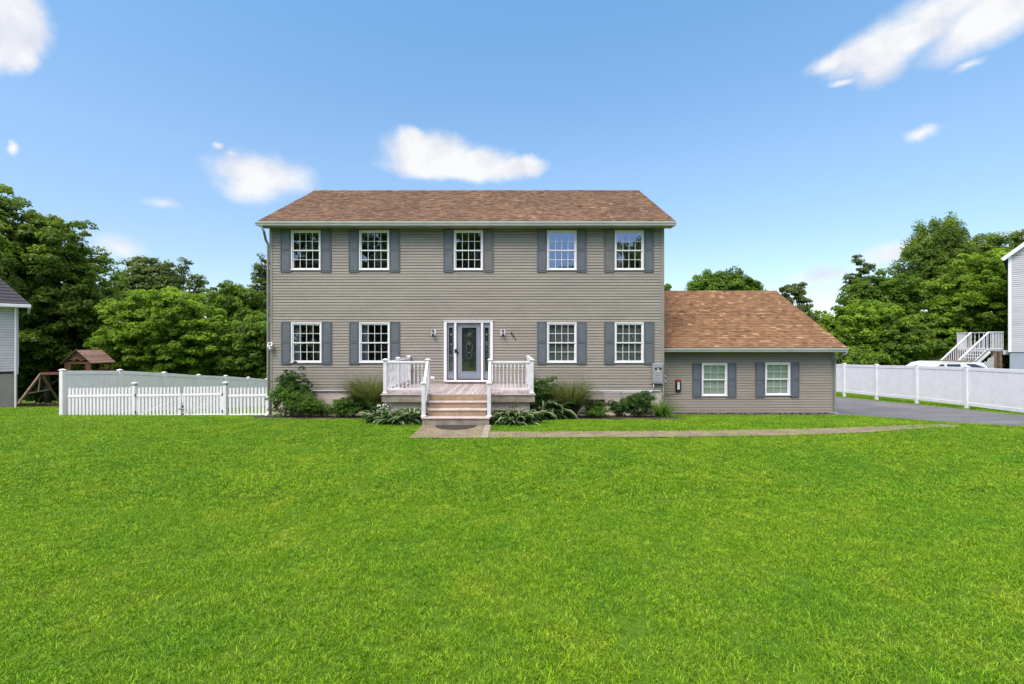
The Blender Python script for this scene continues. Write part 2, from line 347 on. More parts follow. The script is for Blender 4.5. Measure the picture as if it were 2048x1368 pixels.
# ------------------------------------------------------------------ siding & roofs
def siding(mb, A, B, z0, z1, course=.1028, openings=(), m=0, slot=.0115):
    """lap siding on the wall line A->B (outward normal to the right of A->B), openings = (u0,u1,za,zb)"""
    A = Vector((A[0], A[1], 0)); B = Vector((B[0], B[1], 0)); d = (B-A); L = d.length; d.normalize(); n = Vector((d.y, -d.x, 0))
    zs = {round(z0, 5), round(z1, 5)}; k = 0
    nc = int((z1-z0)/course)+1
    cour = [z0+i*course for i in range(nc+1)]
    for c in cour:
        if c < z1: zs.add(round(c, 5))
    for o in openings: zs.add(round(o[2], 5)); zs.add(round(o[3], 5))
    zs = sorted(z for z in zs if z0 <= z <= z1)
    rt = [random.random() for _ in cour]
    rs_ = random.Random(int(L*100)); seam = [[rs_.uniform(.4, 3.6)+3.66*k_ for k_ in range(int(L/3.66)+1)] for _ in range(len(cour)+1)]
    for a, b in zip(zs, zs[1:]):
        if b-a < 1e-4: continue
        i = int(((a+b)/2-z0)/course); c0 = z0+i*course
        off = lambda z: .018*(1-(z-c0)/course)+.001
        iv = [(0, L)]
        for o in openings:
            if o[2] < (a+b)/2 < o[3]:
                nv = []
                for (p, q) in iv:
                    if o[1] <= p or o[0] >= q: nv.append((p, q)); continue
                    if p < o[0]: nv.append((p, o[0]))
                    if q > o[1]: nv.append((o[1], q))
                iv = nv
        sm = seam[i]; iv2 = []
        for (p, q) in iv:
            cuts = [c_ for c_ in sm if p+.05 < c_ < q-.05]; e_ = [p]+cuts+[q]; iv2 += list(zip(e_, e_[1:]))
        for (p, q) in iv2:
            kk = sum(1 for c_ in sm if c_ <= p+1e-6); rt[i] = (hash((i*31+kk*17)) * 0.61803) % 1.0
            Pp = lambda u, z, of: tuple(A+d*u+n*of+Vector((0, 0, z)))
            a_ = a
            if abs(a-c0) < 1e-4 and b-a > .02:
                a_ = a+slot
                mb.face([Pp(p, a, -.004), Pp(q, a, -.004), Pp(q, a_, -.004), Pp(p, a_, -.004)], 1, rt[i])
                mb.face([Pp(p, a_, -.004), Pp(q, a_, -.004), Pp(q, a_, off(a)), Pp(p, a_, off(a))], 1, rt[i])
            mb.face([Pp(p, a_, off(a)), Pp(q, a_, off(a)), Pp(q, b, off(b)), Pp(p, b, off(b))], m, rt[i])
def shingles(mb, O, U, S, L, W, e=.142, sd=.12):
    """O lower-left corner, U unit along eave, S unit up the slope"""
    O, U, S = Vector(O), Vector(U), Vector(S); Nn = U.cross(S).normalized()
    n = int(math.ceil(W/e)); e = W/n
    for i in range(n):
        u = -random.random()*.3; prev = None
        while u < L:
            w = random.uniform(.09, .26); u0, u1 = max(u, 0), min(u+w, L); u += w
            if u1-u0 < .01: continue
            th = .011+random.choice([0, .007])+random.uniform(0, .003); t = min(1, max(0, random.gauss(.5, sd)))
            if random.random() < .02: t = .9
            j = random.uniform(-.004, .004)
            p = lambda uu, ss, hh: O+U*uu+S*ss+Nn*hh
            a0, a1 = i*e+j, (i+1)*e+.004
            mb.face([p(u0, a0, th), p(u1, a0, th), p(u1, a1, .004), p(u0, a1, .004)], 0, t)
            mb.face([p(u0, a0, -.002), p(u1, a0, -.002), p(u1, a0, th), p(u0, a0, th)], 0, t*.2)
            mb.face([p(u0, a0, 0), p(u0, a0, th), p(u0, a1, .004)], 0, t*.7); mb.face([p(u1, a0, th), p(u1, a0, 0), p(u1, a1, .004)], 0, t*.7)
def gable_roof(parent, x0, x1, y0, ye, z0, yr, zr, mt, dripmat, left_end=True, right_end=True):
    S = Vector((0, yr-y0, zr-z0)); W = S.length; S.normalize()
    mb = MB(); shingles(mb, (x0, y0, z0), (1, 0, 0), S, x1-x0, W)
    roof = mb.build('roof', mt, parent)
    S2 = Vector((0, yr-ye, zr-z0)); W2 = S2.length; S2.normalize()
    mb2 = MB(); shingles(mb2, (x1, ye, z0), (-1, 0, 0), S2, x1-x0, W2, .25)
    mb2.build('rear_roof', mt, parent)
    # deck under shingles
    d = MB(); t = .035
    d.prism([(y0+.01, z0-.004), (yr, zr-.004), (ye-.01, z0-.004), (ye-.01, z0-t), (yr, zr-t-.01), (y0+.01, z0-t)], x0+.01, x1-.01)
    d.build('roof_deck', dripmat, parent)
    c = MB(); 
    x = x0-.01
    while x < x1:
        w = .3; q = min(x+w, x1+.01); t = random.gauss(.4, .15); h = .012+random.random()*.006
        c.face([(x, yr-.14, zr-.075+h), (q, yr-.14, zr-.075+h), (q, yr, zr+.008+h), (x, yr, zr+.008+h)], 0, t)
        c.face([(x, yr, zr+.008+h), (q, yr, zr+.008+h), (q, yr+.14, zr-.075+h), (x, yr+.14, zr-.075+h)], 0, t)
        c.face([(x, yr-.14, zr-.09), (q, yr-.14, zr-.09), (q, yr-.14, zr-.075+h), (x, yr-.14, zr-.075+h)], 0, t*.5)
        x += w
    c.build('ridge_cap', mt, roof)
    return roof

def gutter_mesh(mb, x0, x1, yb, zt, dpt=.12, h=.13):
    prof = [(yb, zt), (yb, zt-h), (yb-dpt*.62, zt-h), (yb-dpt*.7, zt-h*.72), (yb-dpt*.92, zt-h*.42), (yb-dpt, zt-h*.2), (yb-dpt, zt), (yb-dpt+.015, zt), (yb-dpt+.015, zt-h*.25), (yb-.01, zt-h*.3), (yb-.01, zt)]
    mb.prism(prof, x0, x1)

WY = 16.55                                   # front wall plane
HX0, HX1 = PX(541, WY), PX(1326.5, WY)
SB, ST = PZ(780, WY), 6.44                    # siding bottom / top
house = thing('house', 'two storey taupe sided house with brown shingle roof, blue grey shutters and one storey wing', 'house', (0, 0, 0))

UW = [(583, 642), (719, 779), (908, 966), (1094, 1153), (1229, 1287)]
LW = [(583, 644), (719, 780), (1094, 1153), (1229, 1287)]
ops = []
for a, b in UW: ops.append((PX(a+1, WY)-HX0, PX(b-1, WY)-HX0, PZ(540, WY), PZ(462, WY)))
for a, b in LW: ops.append((PX(a+1, WY)-HX0, PX(b-1, WY)-HX0, PZ(725, WY), PZ(646, WY)))
ops.append((PX(890, WY)-HX0, PX(985, WY)-HX0, PZ(763, WY), PZ(642, WY)))
mb = MB(); siding(mb, (HX0, WY), (HX1, WY), SB, ST, .1028, ops); mb.build('front_wall', [M['siding'], M['lap_shade_dirt']], house)
HB = 25.05
mb = MB()
siding(mb, (HX1, WY+.0), (HX1, HB), SB, ST); siding(mb, (HX0, HB), (HX0, WY), SB, ST); siding(mb, (HX1, HB), (HX0, HB), SB, ST)
for xx, s in ((HX0, -1), (HX1, 1)):        # gable triangles in siding strips
    k = 0; z = ST
    while z < 9.0:
        f0 = (z-ST)/(9.12-ST); f1 = min(1, (z+.1028-ST)/(9.12-ST)); o = .016*s
        ya0, yb0 = WY+f0*4.25, HB-f0*4.25; ya1, yb1 = WY+f1*4.25, HB-f1*4.25
        mb.face([(xx+o, ya0, z), (xx+o, yb0, z), (xx, yb1, z+.1028), (xx, ya1, z+.1028)]); z += .1028
mb.build('side_wall', [M['siding'], M['lap_shade_dirt']], house)
# corner posts
for xx, s in ((HX0, 1), (HX1, -1)):
    mb = MB(); mb.box(xx-.02*s, xx+.085*s, WY-.026, WY-.002, SB-.01, ST, bev=.006); mb.box(xx-.03*s, xx-.005*s, WY-.025, WY+.09, SB-.01, ST, bev=.004)
    mb.build('corner_post', M['trimtaupe'], house)
# foundation
mb = MB(); mb.box(HX0+.03, HX1-.03, WY+.03, HB-.03, -2.2, SB+.01)
fo = mb.build('foundation', M['concrete'], house)
for a, b, y0, y1 in ((668, 694, 799, 808), (1169, 1209, 798, 809)):
    x0, x1 = PX(a, WY), PX(b, WY); mb = MB(); z0, z1 = PZ(y1, WY), PZ(y0, WY)
    mb.box(x0, x1, WY-.012, WY+.028, z0, z1, 1); mb.box(x0, x1, WY-.03, WY-.013, z1-.02, z1+.01); mb.box(x0-.02, x0, WY-.03, WY+.0, z0, z1+.01); mb.box(x1, x1+.02, WY-.03, WY+.0, z0, z1+.01)
    mb.box((x0+x1)/2-.012, (x0+x1)/2+.012, WY-.028, WY-.013, z0, z1-.02)
    mb.build('basement_window', [M['trimtaupe'], M['room']], fo)
# starter trim
mb = MB(); mb.box(HX0+.1, HX1-.1, WY-.03, WY+.0, SB-.035, SB-.004); mb.build('trim_strip', M['white'], house)

gable_roof(house, -9.02, 5.80, 16.13, 25.47, 6.585, 20.8, 9.22, M['shingle'], M['drip'])
# fascia, soffit, gutter
mb = MB(); mb.box(-9.0, 5.78, 16.16, 16.185, 6.40, 6.56); mb.box(-9.0, 5.78, 16.187, WY+.0, 6.425, 6.445)
for i in range(150):
    x = -8.95+i*.098; 
    if x < 5.75: mb.box(x, x+.006, 16.2, WY-.03, 6.419, 6.4245)
# rakes
for xx in (-9.0, 5.755):
    mb.prism([(16.19, 6.41), (16.19, 6.56), (20.8, 9.17), (25.4, 6.56), (25.4, 6.41), (20.8, 9.01)], xx, xx+.022)
mb.build('soffit', M['soffit'], house)
mb = MB(); gutter_mesh(mb, PX(510, 16.05), PX(1353, 16.05), 16.157, 6.555); mb.build('gutter', M['gutter'], house)
# downspout left
gp = PX(524, 16.1)
mb = MB(); 
pts = [(gp, 16.09, 6.43), (gp, 16.09, 6.36), (gp+.05, 16.12, 6.24), (HX0-.10, 16.42, 5.98), (HX0-.065, 16.5, 5.85), (HX0-.065, 16.5, 0.35)]
for a, b in zip(pts, pts[1:]): mb.beam(a, b, .075, .06, bev=.01)
for z in (5.2, 3.4, 1.4): mb.box(HX0-.11, HX0-.02, 16.46, 16.54, z, z+.03)
mb.build('downspout', M['trimtaupe'], house)
mb = MB(); mb.beam((HX0-.065, 16.5, .35), (HX0-.065, 16.5, -.36), .085, .07, bev=.01); mb.beam((HX0-.065, 16.5, -.28), (HX0-.065, 16.3, -.40), .085, .07, bev=.01)
mb.build('downspout', M['white'], house)

# ------------------------------------------------------------------ windows
def make_window(parent, xa, xb, za, zb, Y, cols, rows, glass, behind, label=None, grille=None, behind_kind='room', depth=.45):
    cw, sw, mt = .045, .05, .017
    f = MB()
    fy0, fy1 = Y-.045, Y+.05
    f.box(xa, xb, fy0, fy1, zb-cw, zb, bev=.006); f.box(xa-.012, xb+.012, fy0-.012, fy1, za, za+cw*.95, bev=.006)
    f.box(xa, xa+cw, fy0+.001, fy1-.001, za+cw, zb-cw, bev=.006); f.box(xb-cw, xb, fy0+.001, fy1-.001, za+cw, zb-cw, bev=.006)
    ix0, ix1, iz0, iz1 = xa+cw, xb-cw, za+cw, zb-cw; zm = (iz0+iz1)/2
    gg = []
    for (z0, z1, yy) in ((zm-.022, iz1, Y-.005), (iz0, zm+.022, Y+.02)):
        f.box(ix0, ix1, yy-.012, yy+.012, z1-.044, z1-.001); f.box(ix0, ix1, yy-.012, yy+.012, z0+.001, z0+.044)
        f.box(ix0+.001, ix0+sw*.75, yy-.011, yy+.011, z0+.045, z1-.045); f.box(ix1-sw*.75, ix1-.001, yy-.011, yy+.011, z0+.045, z1-.045)
        gx0, gx1, gz0, gz1 = ix0+sw*.75, ix1-sw*.75, z0+.044, z1-.044
        gg.append((gx0, gx1, gz0, gz1, yy))
    w = f.build('window', M['white'], parent)
    if label: w['label'] = label
    q = MB() if grille else None
    mm = MB()
    for (gx0, gx1, gz0, gz1, yy) in gg:
        for i in range(1, cols):
            x = gx0+(gx1-gx0)*i/cols; mm.box(x-mt/2, x+mt/2, yy-.008, yy-.003, gz0, gz1)
        for j in range(1, rows):
            z = gz0+(gz1-gz0)*j/rows; mm.box(gx0, gx1, yy-.0085, yy-.0035, z-mt/2, z+mt/2)
    mm.build('muntin', grille or M['white'], w)
    p = MB()
    for (gx0, gx1, gz0, gz1, yy) in gg: p.face([(gx0, yy, gz0), (gx1, yy, gz0), (gx1, yy, gz1), (gx0, yy, gz1)])
    p.build('pane', glass, w)
    r = MB(); yb = Y+depth
    r.face([(ix0, yb, iz0), (ix1, yb, iz0), (ix1, yb, iz1), (ix0, yb, iz1)])
    r.face([(ix0, fy1-.02, iz0), (ix0, yb, iz0), (ix0, yb, iz1), (ix0, fy1-.02, iz1)]); r.face([(ix1, fy1-.02, iz0), (ix1, fy1-.02, iz1), (ix1, yb, iz1), (ix1, yb, iz0)])
    r.face([(ix0, fy1-.02, iz1), (ix1, fy1-.02, iz1), (ix1, yb, iz1), (ix0, yb, iz1)]); r.face([(ix0, fy1-.02, iz0), (ix0, yb, iz0), (ix1, yb, iz0), (ix1, fy1-.02, iz0)])
    r.build('reveal', M['room'], w)
    if behind_kind == 'blind':
        bl = MB(); z = iz0+.03; y = Y+.07
        while z < iz1-.02:
            bl.face([(ix0+.01, y-.008, z), (ix1-.01, y-.008, z), (ix1-.01, y+.008, z+.027), (ix0+.01, y+.008, z+.027)], t=random.random()); z += .0245
        bl.box(ix0+.005, ix1-.005, y-.02, y+.02, iz1-.045, iz1-.005)
        bl.build('blind', behind, w)
    elif behind_kind == 'curtain':
        cb = MB()
        for (c0, c1) in ((ix0, ix0+.26*(ix1-ix0)), (ix1-.08*(ix1-ix0), ix1)):
            n = 24
            for i in range(n):
                u0, u1 = c0+(c1-c0)*i/n, c0+(c1-c0)*(i+1)/n; o0, o1 = .02*math.sin(i*1.4), .02*math.sin((i+1)*1.4)
                cb.face([(u0, Y+.12+o0, iz0), (u1, Y+.12+o1, iz0), (u1, Y+.12+o1, iz1), (u0, Y+.12+o0, iz1)], smooth=True)
        cb.build('curtain', behind, w)
    elif behind_kind == 'half':
        bl = MB(); z = iz1-.10; y = Y+.08
        while z < iz1-.02:
            bl.face([(ix0+.01, y-.008, z), (ix1-.01, y-.008, z), (ix1-.01, y+.008, z+.027), (ix0+.01, y+.008, z+.027)]); z += .0245
        bl.build('blind', behind, w)
    return w
ST_F = MB()
def shutter_mesh(w, h, mt, name='shutter'):
    b = MB(); s, r = .035, .045
    b.box(0, w, -.012, -.002, 0, h, bev=.0)
    b.box(0, s, -.034, -.012, 0, h, bev=.005); b.box(w-s, w, -.034, -.012, 0, h, bev=.005)
    b.box(s, w-s, -.032, -.012, 0, r); b.box(s, w-s, -.032, -.012, h-r, h); b.box(s, w-s, -.032, -.012, h*.49, h*.49+.045)
    for (z0, z1) in ((r+.012, h*.49-.012), (h*.49+.057, h-r-.012)): b.box(s+.012, w-s-.012, -.024, -.0125, z0, z1, bev=.008)
    return b.build(name, mt)
def place_shutters(pairs, y0, y1, Y, mts):
    z0, z1 = PZ(y1, Y), PZ(y0, Y)
    for i, (a, b) in enumerate(pairs):
        s = shutter_mesh(PX(b, Y)-PX(a, Y), z1-z0, mts[i]); s.parent = house; s.location = (PX(a, Y), Y-.014, z0)
S0, S1, S2 = M['shutter'], M['shutter_weathered'], M['shutter_violet']
place_shutters([(561.5, 582.5), (642.5, 663), (698, 718.5), (779.5, 800), (887, 907.5), (966.5, 987), (1074, 1093.5), (1153.5, 1173), (1208, 1228.5), (1287.5, 1307)], 457.5, 544, WY, [S0, S0, S0, S0, S0, S1, S0, S0, S1, S0])
place_shutters([(563, 582.5), (644.5, 664), (699, 718.5), (780.5, 800), (1074, 1093.5), (1153.5, 1173), (1208, 1228.5), (1287.5, 1308)], 643, 728.5, WY, [S0]*8)
specs = [('half', M['glass']), ('half', M['glass']), (None, M['glass']), (None, M['glass_blue']), ('curtain', M['glass_blue'])]
for (a, b), (k, g) in zip(UW, specs):
    make_window(house, PX(a, WY), PX(b, WY), PZ(541, WY), PZ(461, WY), WY, 4, 2, g, M['blind_dark'] if k == 'half' else M['curtain'], behind_kind=k or 'room')
lsp = [('curtain', M['curtain']), ('curtain', M['curtain']), ('blind', M['blind_dark']), ('blind', M['blind_dark'])]
for (a, b), (k, bm_) in zip(LW, lsp):
    make_window(house, PX(a, WY), PX(b, WY), PZ(726, WY), PZ(645, WY), WY, 4, 2, M['glass'], bm_, behind_kind=k)

# ------------------------------------------------------------------ front door unit
dx = lambda v: PX(850+v/10.52, WY); dz = lambda v: PZ(640+v/10.52, WY)
mb = MB(); yf = WY-.05
mb.box(dx(400), dx(460), yf, WY+.12, dz(1300), dz(15), bev=.008); mb.box(dx(1372), dx(1430), yf, WY+.12, dz(1300), dz(15), bev=.008)
mb.box(dx(461), dx(1371), yf+.001, WY+.12, dz(58), dz(15), bev=.008); mb.box(dx(461), dx(1371), yf-.03, WY+.12, dz(1300), dz(1262), bev=.008)
mb.box(dx(385), dx(1445), yf-.02, WY-.0, dz(15)+.001, dz(3))
mb.box(dx(615), dx(662), yf+.01, WY+.10, dz(1261), dz(59), bev=.006); mb.box(dx(1178), dx(1226), yf+.01, WY+.10, dz(1261), dz(59), bev=.006)
fr = mb.build('door_frame', M['white'], house)
def panel_door(name, x0, x1, gx0, gx1, glassz, mt, parent, gm, yy=WY+.045):
    b = MB(); z0, z1 = dz(1240), dz(62)
    b.box(x0, gx0, yy, yy+.04, z0, z1); b.box(gx1, x1, yy, yy+.04, z0, z1); b.box(gx0, gx1, yy, yy+.04, z0, glassz[0]); b.box(gx0, gx1, yy, yy+.04, glassz[1], z1)
    e = .02
    for (p, q, r, s) in ((gx0-e, gx0, glassz[0]-e, glassz[1]+e), (gx1, gx1+e, glassz[0]-e, glassz[1]+e)): b.box(p, q, yy-.014, yy, r, s, bev=.004)
    b.box(gx0, gx1, yy-.013, yy, glassz[0]-e, glassz[0]); b.box(gx0, gx1, yy-.013, yy, glassz[1], glassz[1]+e)
    o = b.build(name, mt, parent)
    g = MB(); g.face([(gx0, yy+.015, glassz[0]), (gx1, yy+.015, glassz[0]), (gx1, yy+.015, glassz[1]), (gx0, yy+.015, glassz[1])]); g.build('pane', gm, o)
    # leaded glass: caming lines and small bevels
    c = MB(); xm = (gx0+gx1)/2; w = gx1-gx0; zl = lambda t: glassz[0]+(glassz[1]-glassz[0])*t; yc = yy+.009
    def ov(cx, cz, rx, rz, n=20, r=.0035):
        c = MB(); c.tube([(cx+rx*math.cos(2*math.pi*i/n), yc, cz+rz*math.sin(2*math.pi*i/n)) for i in range(n+1)], r, 4, 0, caps=False); c.build('leading', M['metal'], o)
    k = 1 if w > .3 else .5
    ov(xm, zl(.55), w*.22, .20*k); ov(xm, zl(.84), w*.13, .07*k); ov(xm, zl(.36), w*.16, .12*k)
    for t in (.84, .62): c = MB(); c.box(xm-.010, xm+.010, yc-.006, yc+.004, zl(t)-.025, zl(t)+.025, 0, bev=.008); c.build('glass_bevel', M['label'], o)
    r = MB(); r.face([(gx0-.01, yy+.05, glassz[0]-.01), (gx1+.01, yy+.05, glassz[0]-.01), (gx1+.01, yy+.05, glassz[1]+.01), (gx0-.01, yy+.05, glassz[1]+.01)]); r.build('sheer', M['sheer'], o)
    return o
gz_ = (dz(1080), dz(158))
d1 = panel_door('door', dx(676), dx(1168), dx(775), dx(1078), gz_, M['door'], house, M['glass_door'])
panel_door('sidelight', dx(470), dx(608), dx(503), dx(584), gz_, M['door'], house, M['glass'], WY+.03)
panel_door('sidelight', dx(1232), dx(1366), dx(1258), dx(1338), gz_, M['door'], house, M['glass'], WY+.03)
hx = dx(690); mb = MB()
mb.box(dx(628), dx(665), WY-.075, WY+.01, dz(690), dz(612), bev=.008)
mb.build('lockbox', M['black'], d1)
mb = MB(); mb.lathe((dx(690), WY+.03, dz(680)), [(.001, -.03), (.02, -.022), (.026, 0), (.02, .022), (.001, .03)], 10); mb.box(dx(686), dx(694), WY+.01, WY+.045, dz(724), dz(706)); 
mb.tube([(dx(690), WY+.045, dz(680)), (dx(690), WY, dz(680))], .01, 8)
mb.build('handle', M['black'], d1)
mb = MB(); mb.box(dx(461), dx(1371), WY-.01, WY+.13, dz(1261), dz(1240)); mb.build('threshold', M['black'], fr)

# ------------------------------------------------------------------ wing
GY = 17.5
GX1 = 12.39
GB, GT = PZ(825.5, GY), 1.93
WW = [((1403, 1453.7), (726, 792.4)), ((1529.5, 1579.6), (725, 791))]
ops = [(PX(a+1, GY)-HX1, PX(b-1, GY)-HX1, PZ(d-1, GY), PZ(c+1, GY)) for (a, b), (c, d) in WW]
mb = MB(); siding(mb, (HX1, GY), (GX1, GY), GB, GT, .1028, ops); mb.build('front_wall', [M['siding_wing'], M['lap_shade_dirt']], house)
mb = MB(); siding(mb, (GX1, GY), (GX1, 25.9), GB, GT); siding(mb, (GX1, 25.9), (HX1, 25.9), GB, GT)
z = GT
while z < 4.5:
    f0 = (z-GT)/2.68; f1 = min(1, (z+.1028-GT)/2.68)
    mb.face([(GX1+.016, GY+f0*4.2, z), (GX1+.016, 25.9-f0*4.2, z), (GX1, 25.9-f1*4.2, z+.1028), (GX1, GY+f1*4.2, z+.1028)]); z += .1028
mb.build('side_wall', [M['siding_wing'], M['lap_shade_dirt']], house)
mb = MB(); mb.box(GX1-.085, GX1+.02, GY-.026, GY-.002, GB-.01, GT, bev=.006); mb.box(GX1+.003, GX1+.03, GY-.025, GY+.09, GB-.01, GT, bev=.004); mb.build('corner_post', M['trimtaupe'], house)
mb = MB(); mb.box(HX1+.02, GX1-.03, GY+.04, 25.87, -1.3, GB+.01); mb.build('foundation', M['concrete_old'], house)
mb = MB(); mb.box(GX1-.14, GX1+.07, GY-.12, GY+.035, -.7, GB+.02, bev=.01); mb.build('corner_block', M['bluegrey_wall'], house)
gable_roof(house, HX1+.005, 12.60, 17.08, 26.32, 2.085, 21.7, 4.73, M['shingle_wing'], M['drip'])
mb = MB(); mb.box(HX1+.03, 12.58, 17.10, 17.125, 1.91, 2.06); mb.box(HX1+.03, 12.58, 17.127, GY, 1.925, 1.945)
mb.prism([(17.13, 1.92), (17.13, 2.06), (21.7, 4.68), (26.25, 2.06), (26.25, 1.92), (21.7, 4.53)], 12.556, 12.578)
mb.build('soffit', M['soffit'], house)
mb = MB(); gutter_mesh(mb, HX1+.02, PX(1697, 17.0), 17.097, 2.065); mb.build('gutter', M['gutter'], house)
mb = MB(); pts = [(12.52, 17.03, 1.94), (12.52, 17.04, 1.86), (12.45, 17.2, 1.76), (GX1+.0, 17.42, 1.62), (GX1-.02, 17.44, 1.5), (GX1-.02, 17.44, -.38)]
for a, b in zip(pts, pts[1:]): mb.beam(a, b, .08, .06, bev=.01)
mb.build('downspout', M['trimtaupe'], house)
for (a, b), (c, d) in WW:
    make_window(house, PX(a, GY), PX(b, GY), PZ(d, GY), PZ(c, GY), GY, 3, 2, M['glass'], M['blind_light'], grille=M['muntin_in'], behind_kind='blind')
place_shutters([(1384, 1402.5), (1454.2, 1472)], 726, 795, GY, [S2]*2); place_shutters([(1510, 1529), (1580.1, 1597.5)], 725, 794.5, GY, [S2]*2)

# ------------------------------------------------------------------ things on the walls
def lantern(xp, label):
    x = PX(xp, WY); z0, z1 = PZ(671, WY), PZ(659, WY)
    t = thing('wall_lantern', label, 'lamp', (x, WY-.02, (z0+z1)/2), 0, 'wall lanterns beside the front door')
    mb = MB(); pts = [(-.085, -.11)]+[(.085*math.cos(a), .03+.09*math.sin(a)) for a in [math.pi-math.pi*i/12 for i in range(13)]]+[(.085, -.11)]
    mb.prism(pts, -.03, .0, axis='y'); mb.build('mount_block', M['white'], t)
    b = MB(); b.tube([(0, -.03, .0), (0, -.08, .06), (0, -.13, .09), (0, -.16, .06)], .008, 6)
    b.lathe((0, -.13, 0), [(.005, .12), (.02, .1), (.055, .05), (.06, .04), (.045, .038)], 8)
    b.lathe((0, -.13, 0), [(.042, -.12), (.046, -.10), (.03, -.13), (.008, -.16)][::-1], 8)
    for k in range(6):
        a = k*math.pi/3; b.tube([(.05*math.cos(a), -.13+.05*math.sin(a), .04), (.042*math.cos(a), -.13+.042*math.sin(a), -.12)], .004, 4)
    b.build('lantern_body', M['black'], t)
    g = MB(); g.lathe((0, -.13, 0), [(.036, -.115), (.044, .036)], 8); g.build('lamp_glass', M['metal'], t)
lantern(867.5, 'black lantern on a white arched block on the siding left of the front door')
lantern(1006, 'black lantern on a white arched block on the siding between front door and house number')
for ch, xp, yp, wd in (('2', 1023.3, 667, 'uppermost black house number digit beside the lantern'), ('6', 1027, 672, 'middle black house number digit of the slanting three'), ('1', 1030.5, 678.3, 'lowest black house number digit of the slanting three')):
    cu = bpy.data.curves.new('digit', 'FONT'); cu.body = ch; cu.size = .125; cu.extrude = .006; cu.offset = .004; cu.align_x = 'CENTER'; cu.align_y = 'CENTER'
    to = bpy.data.objects.new('digit', cu); COL.objects.link(to); bpy.context.view_layer.update()
    me = bpy.data.meshes.new_from_object(to); bpy.data.objects.remove(to)
    o = bpy.data.objects.new('house_number', me); COL.objects.link(o); me.materials.clear(); me.materials.append(M['black'])
    o.location = (PX(xp, WY), WY-.026, PZ(yp, WY)); o.rotation_euler = (math.pi/2, 0, 0)
    tag(o, wd, 'house number', 'black house number digits')
# meter box
x0, x1, z0, z1 = PX(1304.5, 16.45), PX(1325.5, 16.45), PZ(767, 16.45), PZ(727, 16.45)
t = thing('meter_box', 'grey metal electrical box with a black label on the house corner', 'electrical box', ((x0+x1)/2, 16.53, z0))
w, h = x1-x0, z1-z0
mb = MB(); mb.box(-w/2, w/2, -.13, -.01, 0, h, bev=.008); mb.box(-w/2+.03, w/2-.03, -.138, -.13, .05, h-.06, bev=.003); mb.build('cabinet', M['meter'], t)
mb = MB(); mb.box(-w/2+.08, w/2-.06, -.1415, -.1382, h*.70, h*.80, 0); mb.box(-.04, .05, -.1425, -.1416, h*.735, h*.765, 1); mb.build('name_plate', [M['black'], M['label']], t)
mb = MB()
for k, mi in enumerate((0, 0, 0, 1, 0, 1)): mb.box(-.03-.005*(k % 2), .045, -.1412, -.1382, h*(.66-k*.05), h*(.695-k*.05), mi)
mb.build('sticker', [M['label'], M['red']], t)
mb = MB(); cx = x0+.05
pts = [(cx, 16.45, z0+.02), (cx, 16.45, z0-.17)]+[(cx-.12*(1-math.cos(a)), 16.45, z0-.17-.12*math.sin(a)) for a in (R(25), R(50), R(75), R(90))]
ze = PZ(784.5, 16.45); pts[-1] = (cx-.14, 16.45, ze); pts.append((PX(1150, 16.45), 16.45, ze-.01))
mb.tube(pts, .024, 8); 
for i in range(4): mb.box(cx-.5-i*.7, cx-.47-i*.7, 16.42, 16.52, ze-.03, ze+.03)
tag(mb.build('conduit', M['metal']), 'grey metal conduit pipe bending from the meter box along the house base', 'pipe')
mb = MB(); xx = PX(1326.5, 16.5); mb.tube([(xx, 16.49, z0+.02), (xx, 16.49, -.42)], .014, 6); mb.box(xx-.1, xx+.03, 16.45, 16.5, PZ(789.5, WY)-.02, PZ(789.5, WY)+.02)
tag(mb.build('conduit', M['trimtaupe']), 'thin cream pipe running down the house corner below the meter box', 'pipe')
for yy, lab in ((751, 'upper white pipe stub beside the grey electrical box'), (761, 'lower white pipe stub beside the grey electrical box')):
    mb = MB(); p = P(1328.5, yy, 17.3); mb.tube([p+Vector((0, .15, 0)), p, p+Vector((.06, -.05, -.04))], .022, 8)
    tag(mb.build('pipe_stub', M['white']), lab, 'pipe')
# red topped box on wing
p = P(1355, 782, GY); t = thing('call_box', 'small black and red wall box on the wing siding beside the house corner', 'box', (p.x, GY-.02, p.z))
mb = MB(); mb.box(-.10, .10, -.10, 0, 0, .40, bev=.02); mb.build('housing', M['black'], t)
mb = MB(); mb.box(-.105, .105, -.12, -.0, .36, .46, bev=.02); mb.build('cap', M['red'], t)
mb = MB(); mb.box(-.05, .045, -.1035, -.1002, .07, .35); mb.box(-.02, .02, -.106, -.1036, .27, .29, 1); mb.build('sticker', [M['label'], M['black']], t)
mb = MB(); mb.tube([(p.x-.04, GY-.05, p.z), (p.x-.05, GY-.03, p.z-.10), (p.x-.2, GY-.03, p.z-.14), (HX1+.03, GY-.03, p.z-.16)], .008, 5)
tag(mb.build('cable', M['black']), 'thin black cable running from the small wall box to the house corner', 'cable')
# security light
p = P(541.5, 692, 16.45); t = thing('security_camera', 'white security camera under a small solar panel at the left house corner', 'camera', p)
mb = MB(); Mx = Matrix.Translation((0, -.06, .06)) @ Matrix.Rotation(R(-35), 4, 'X') @ Matrix.Rotation(R(-14), 4, 'Y')
mb.box(-.085, .085, -.012, .012, -.09, .09, 0, Mx, bev=.01); mb.box(-.055, .055, -.015, -.0121, -.06, .06, 1, Mx); mb.build('solar_panel', [M['white'], M['black']], t)
mb = MB(); mb.tube([(0, .05, -.09), (0, -.02, -.09), (-.015, -.14, -.105)], [.045, .055, .05], 12); mb.tube([(-.0155, -.1405, -.1055), (-.0165, -.15, -.107)], [.032, .03], 12, 1); mb.build('camera_body', [M['white'], M['black']], t)
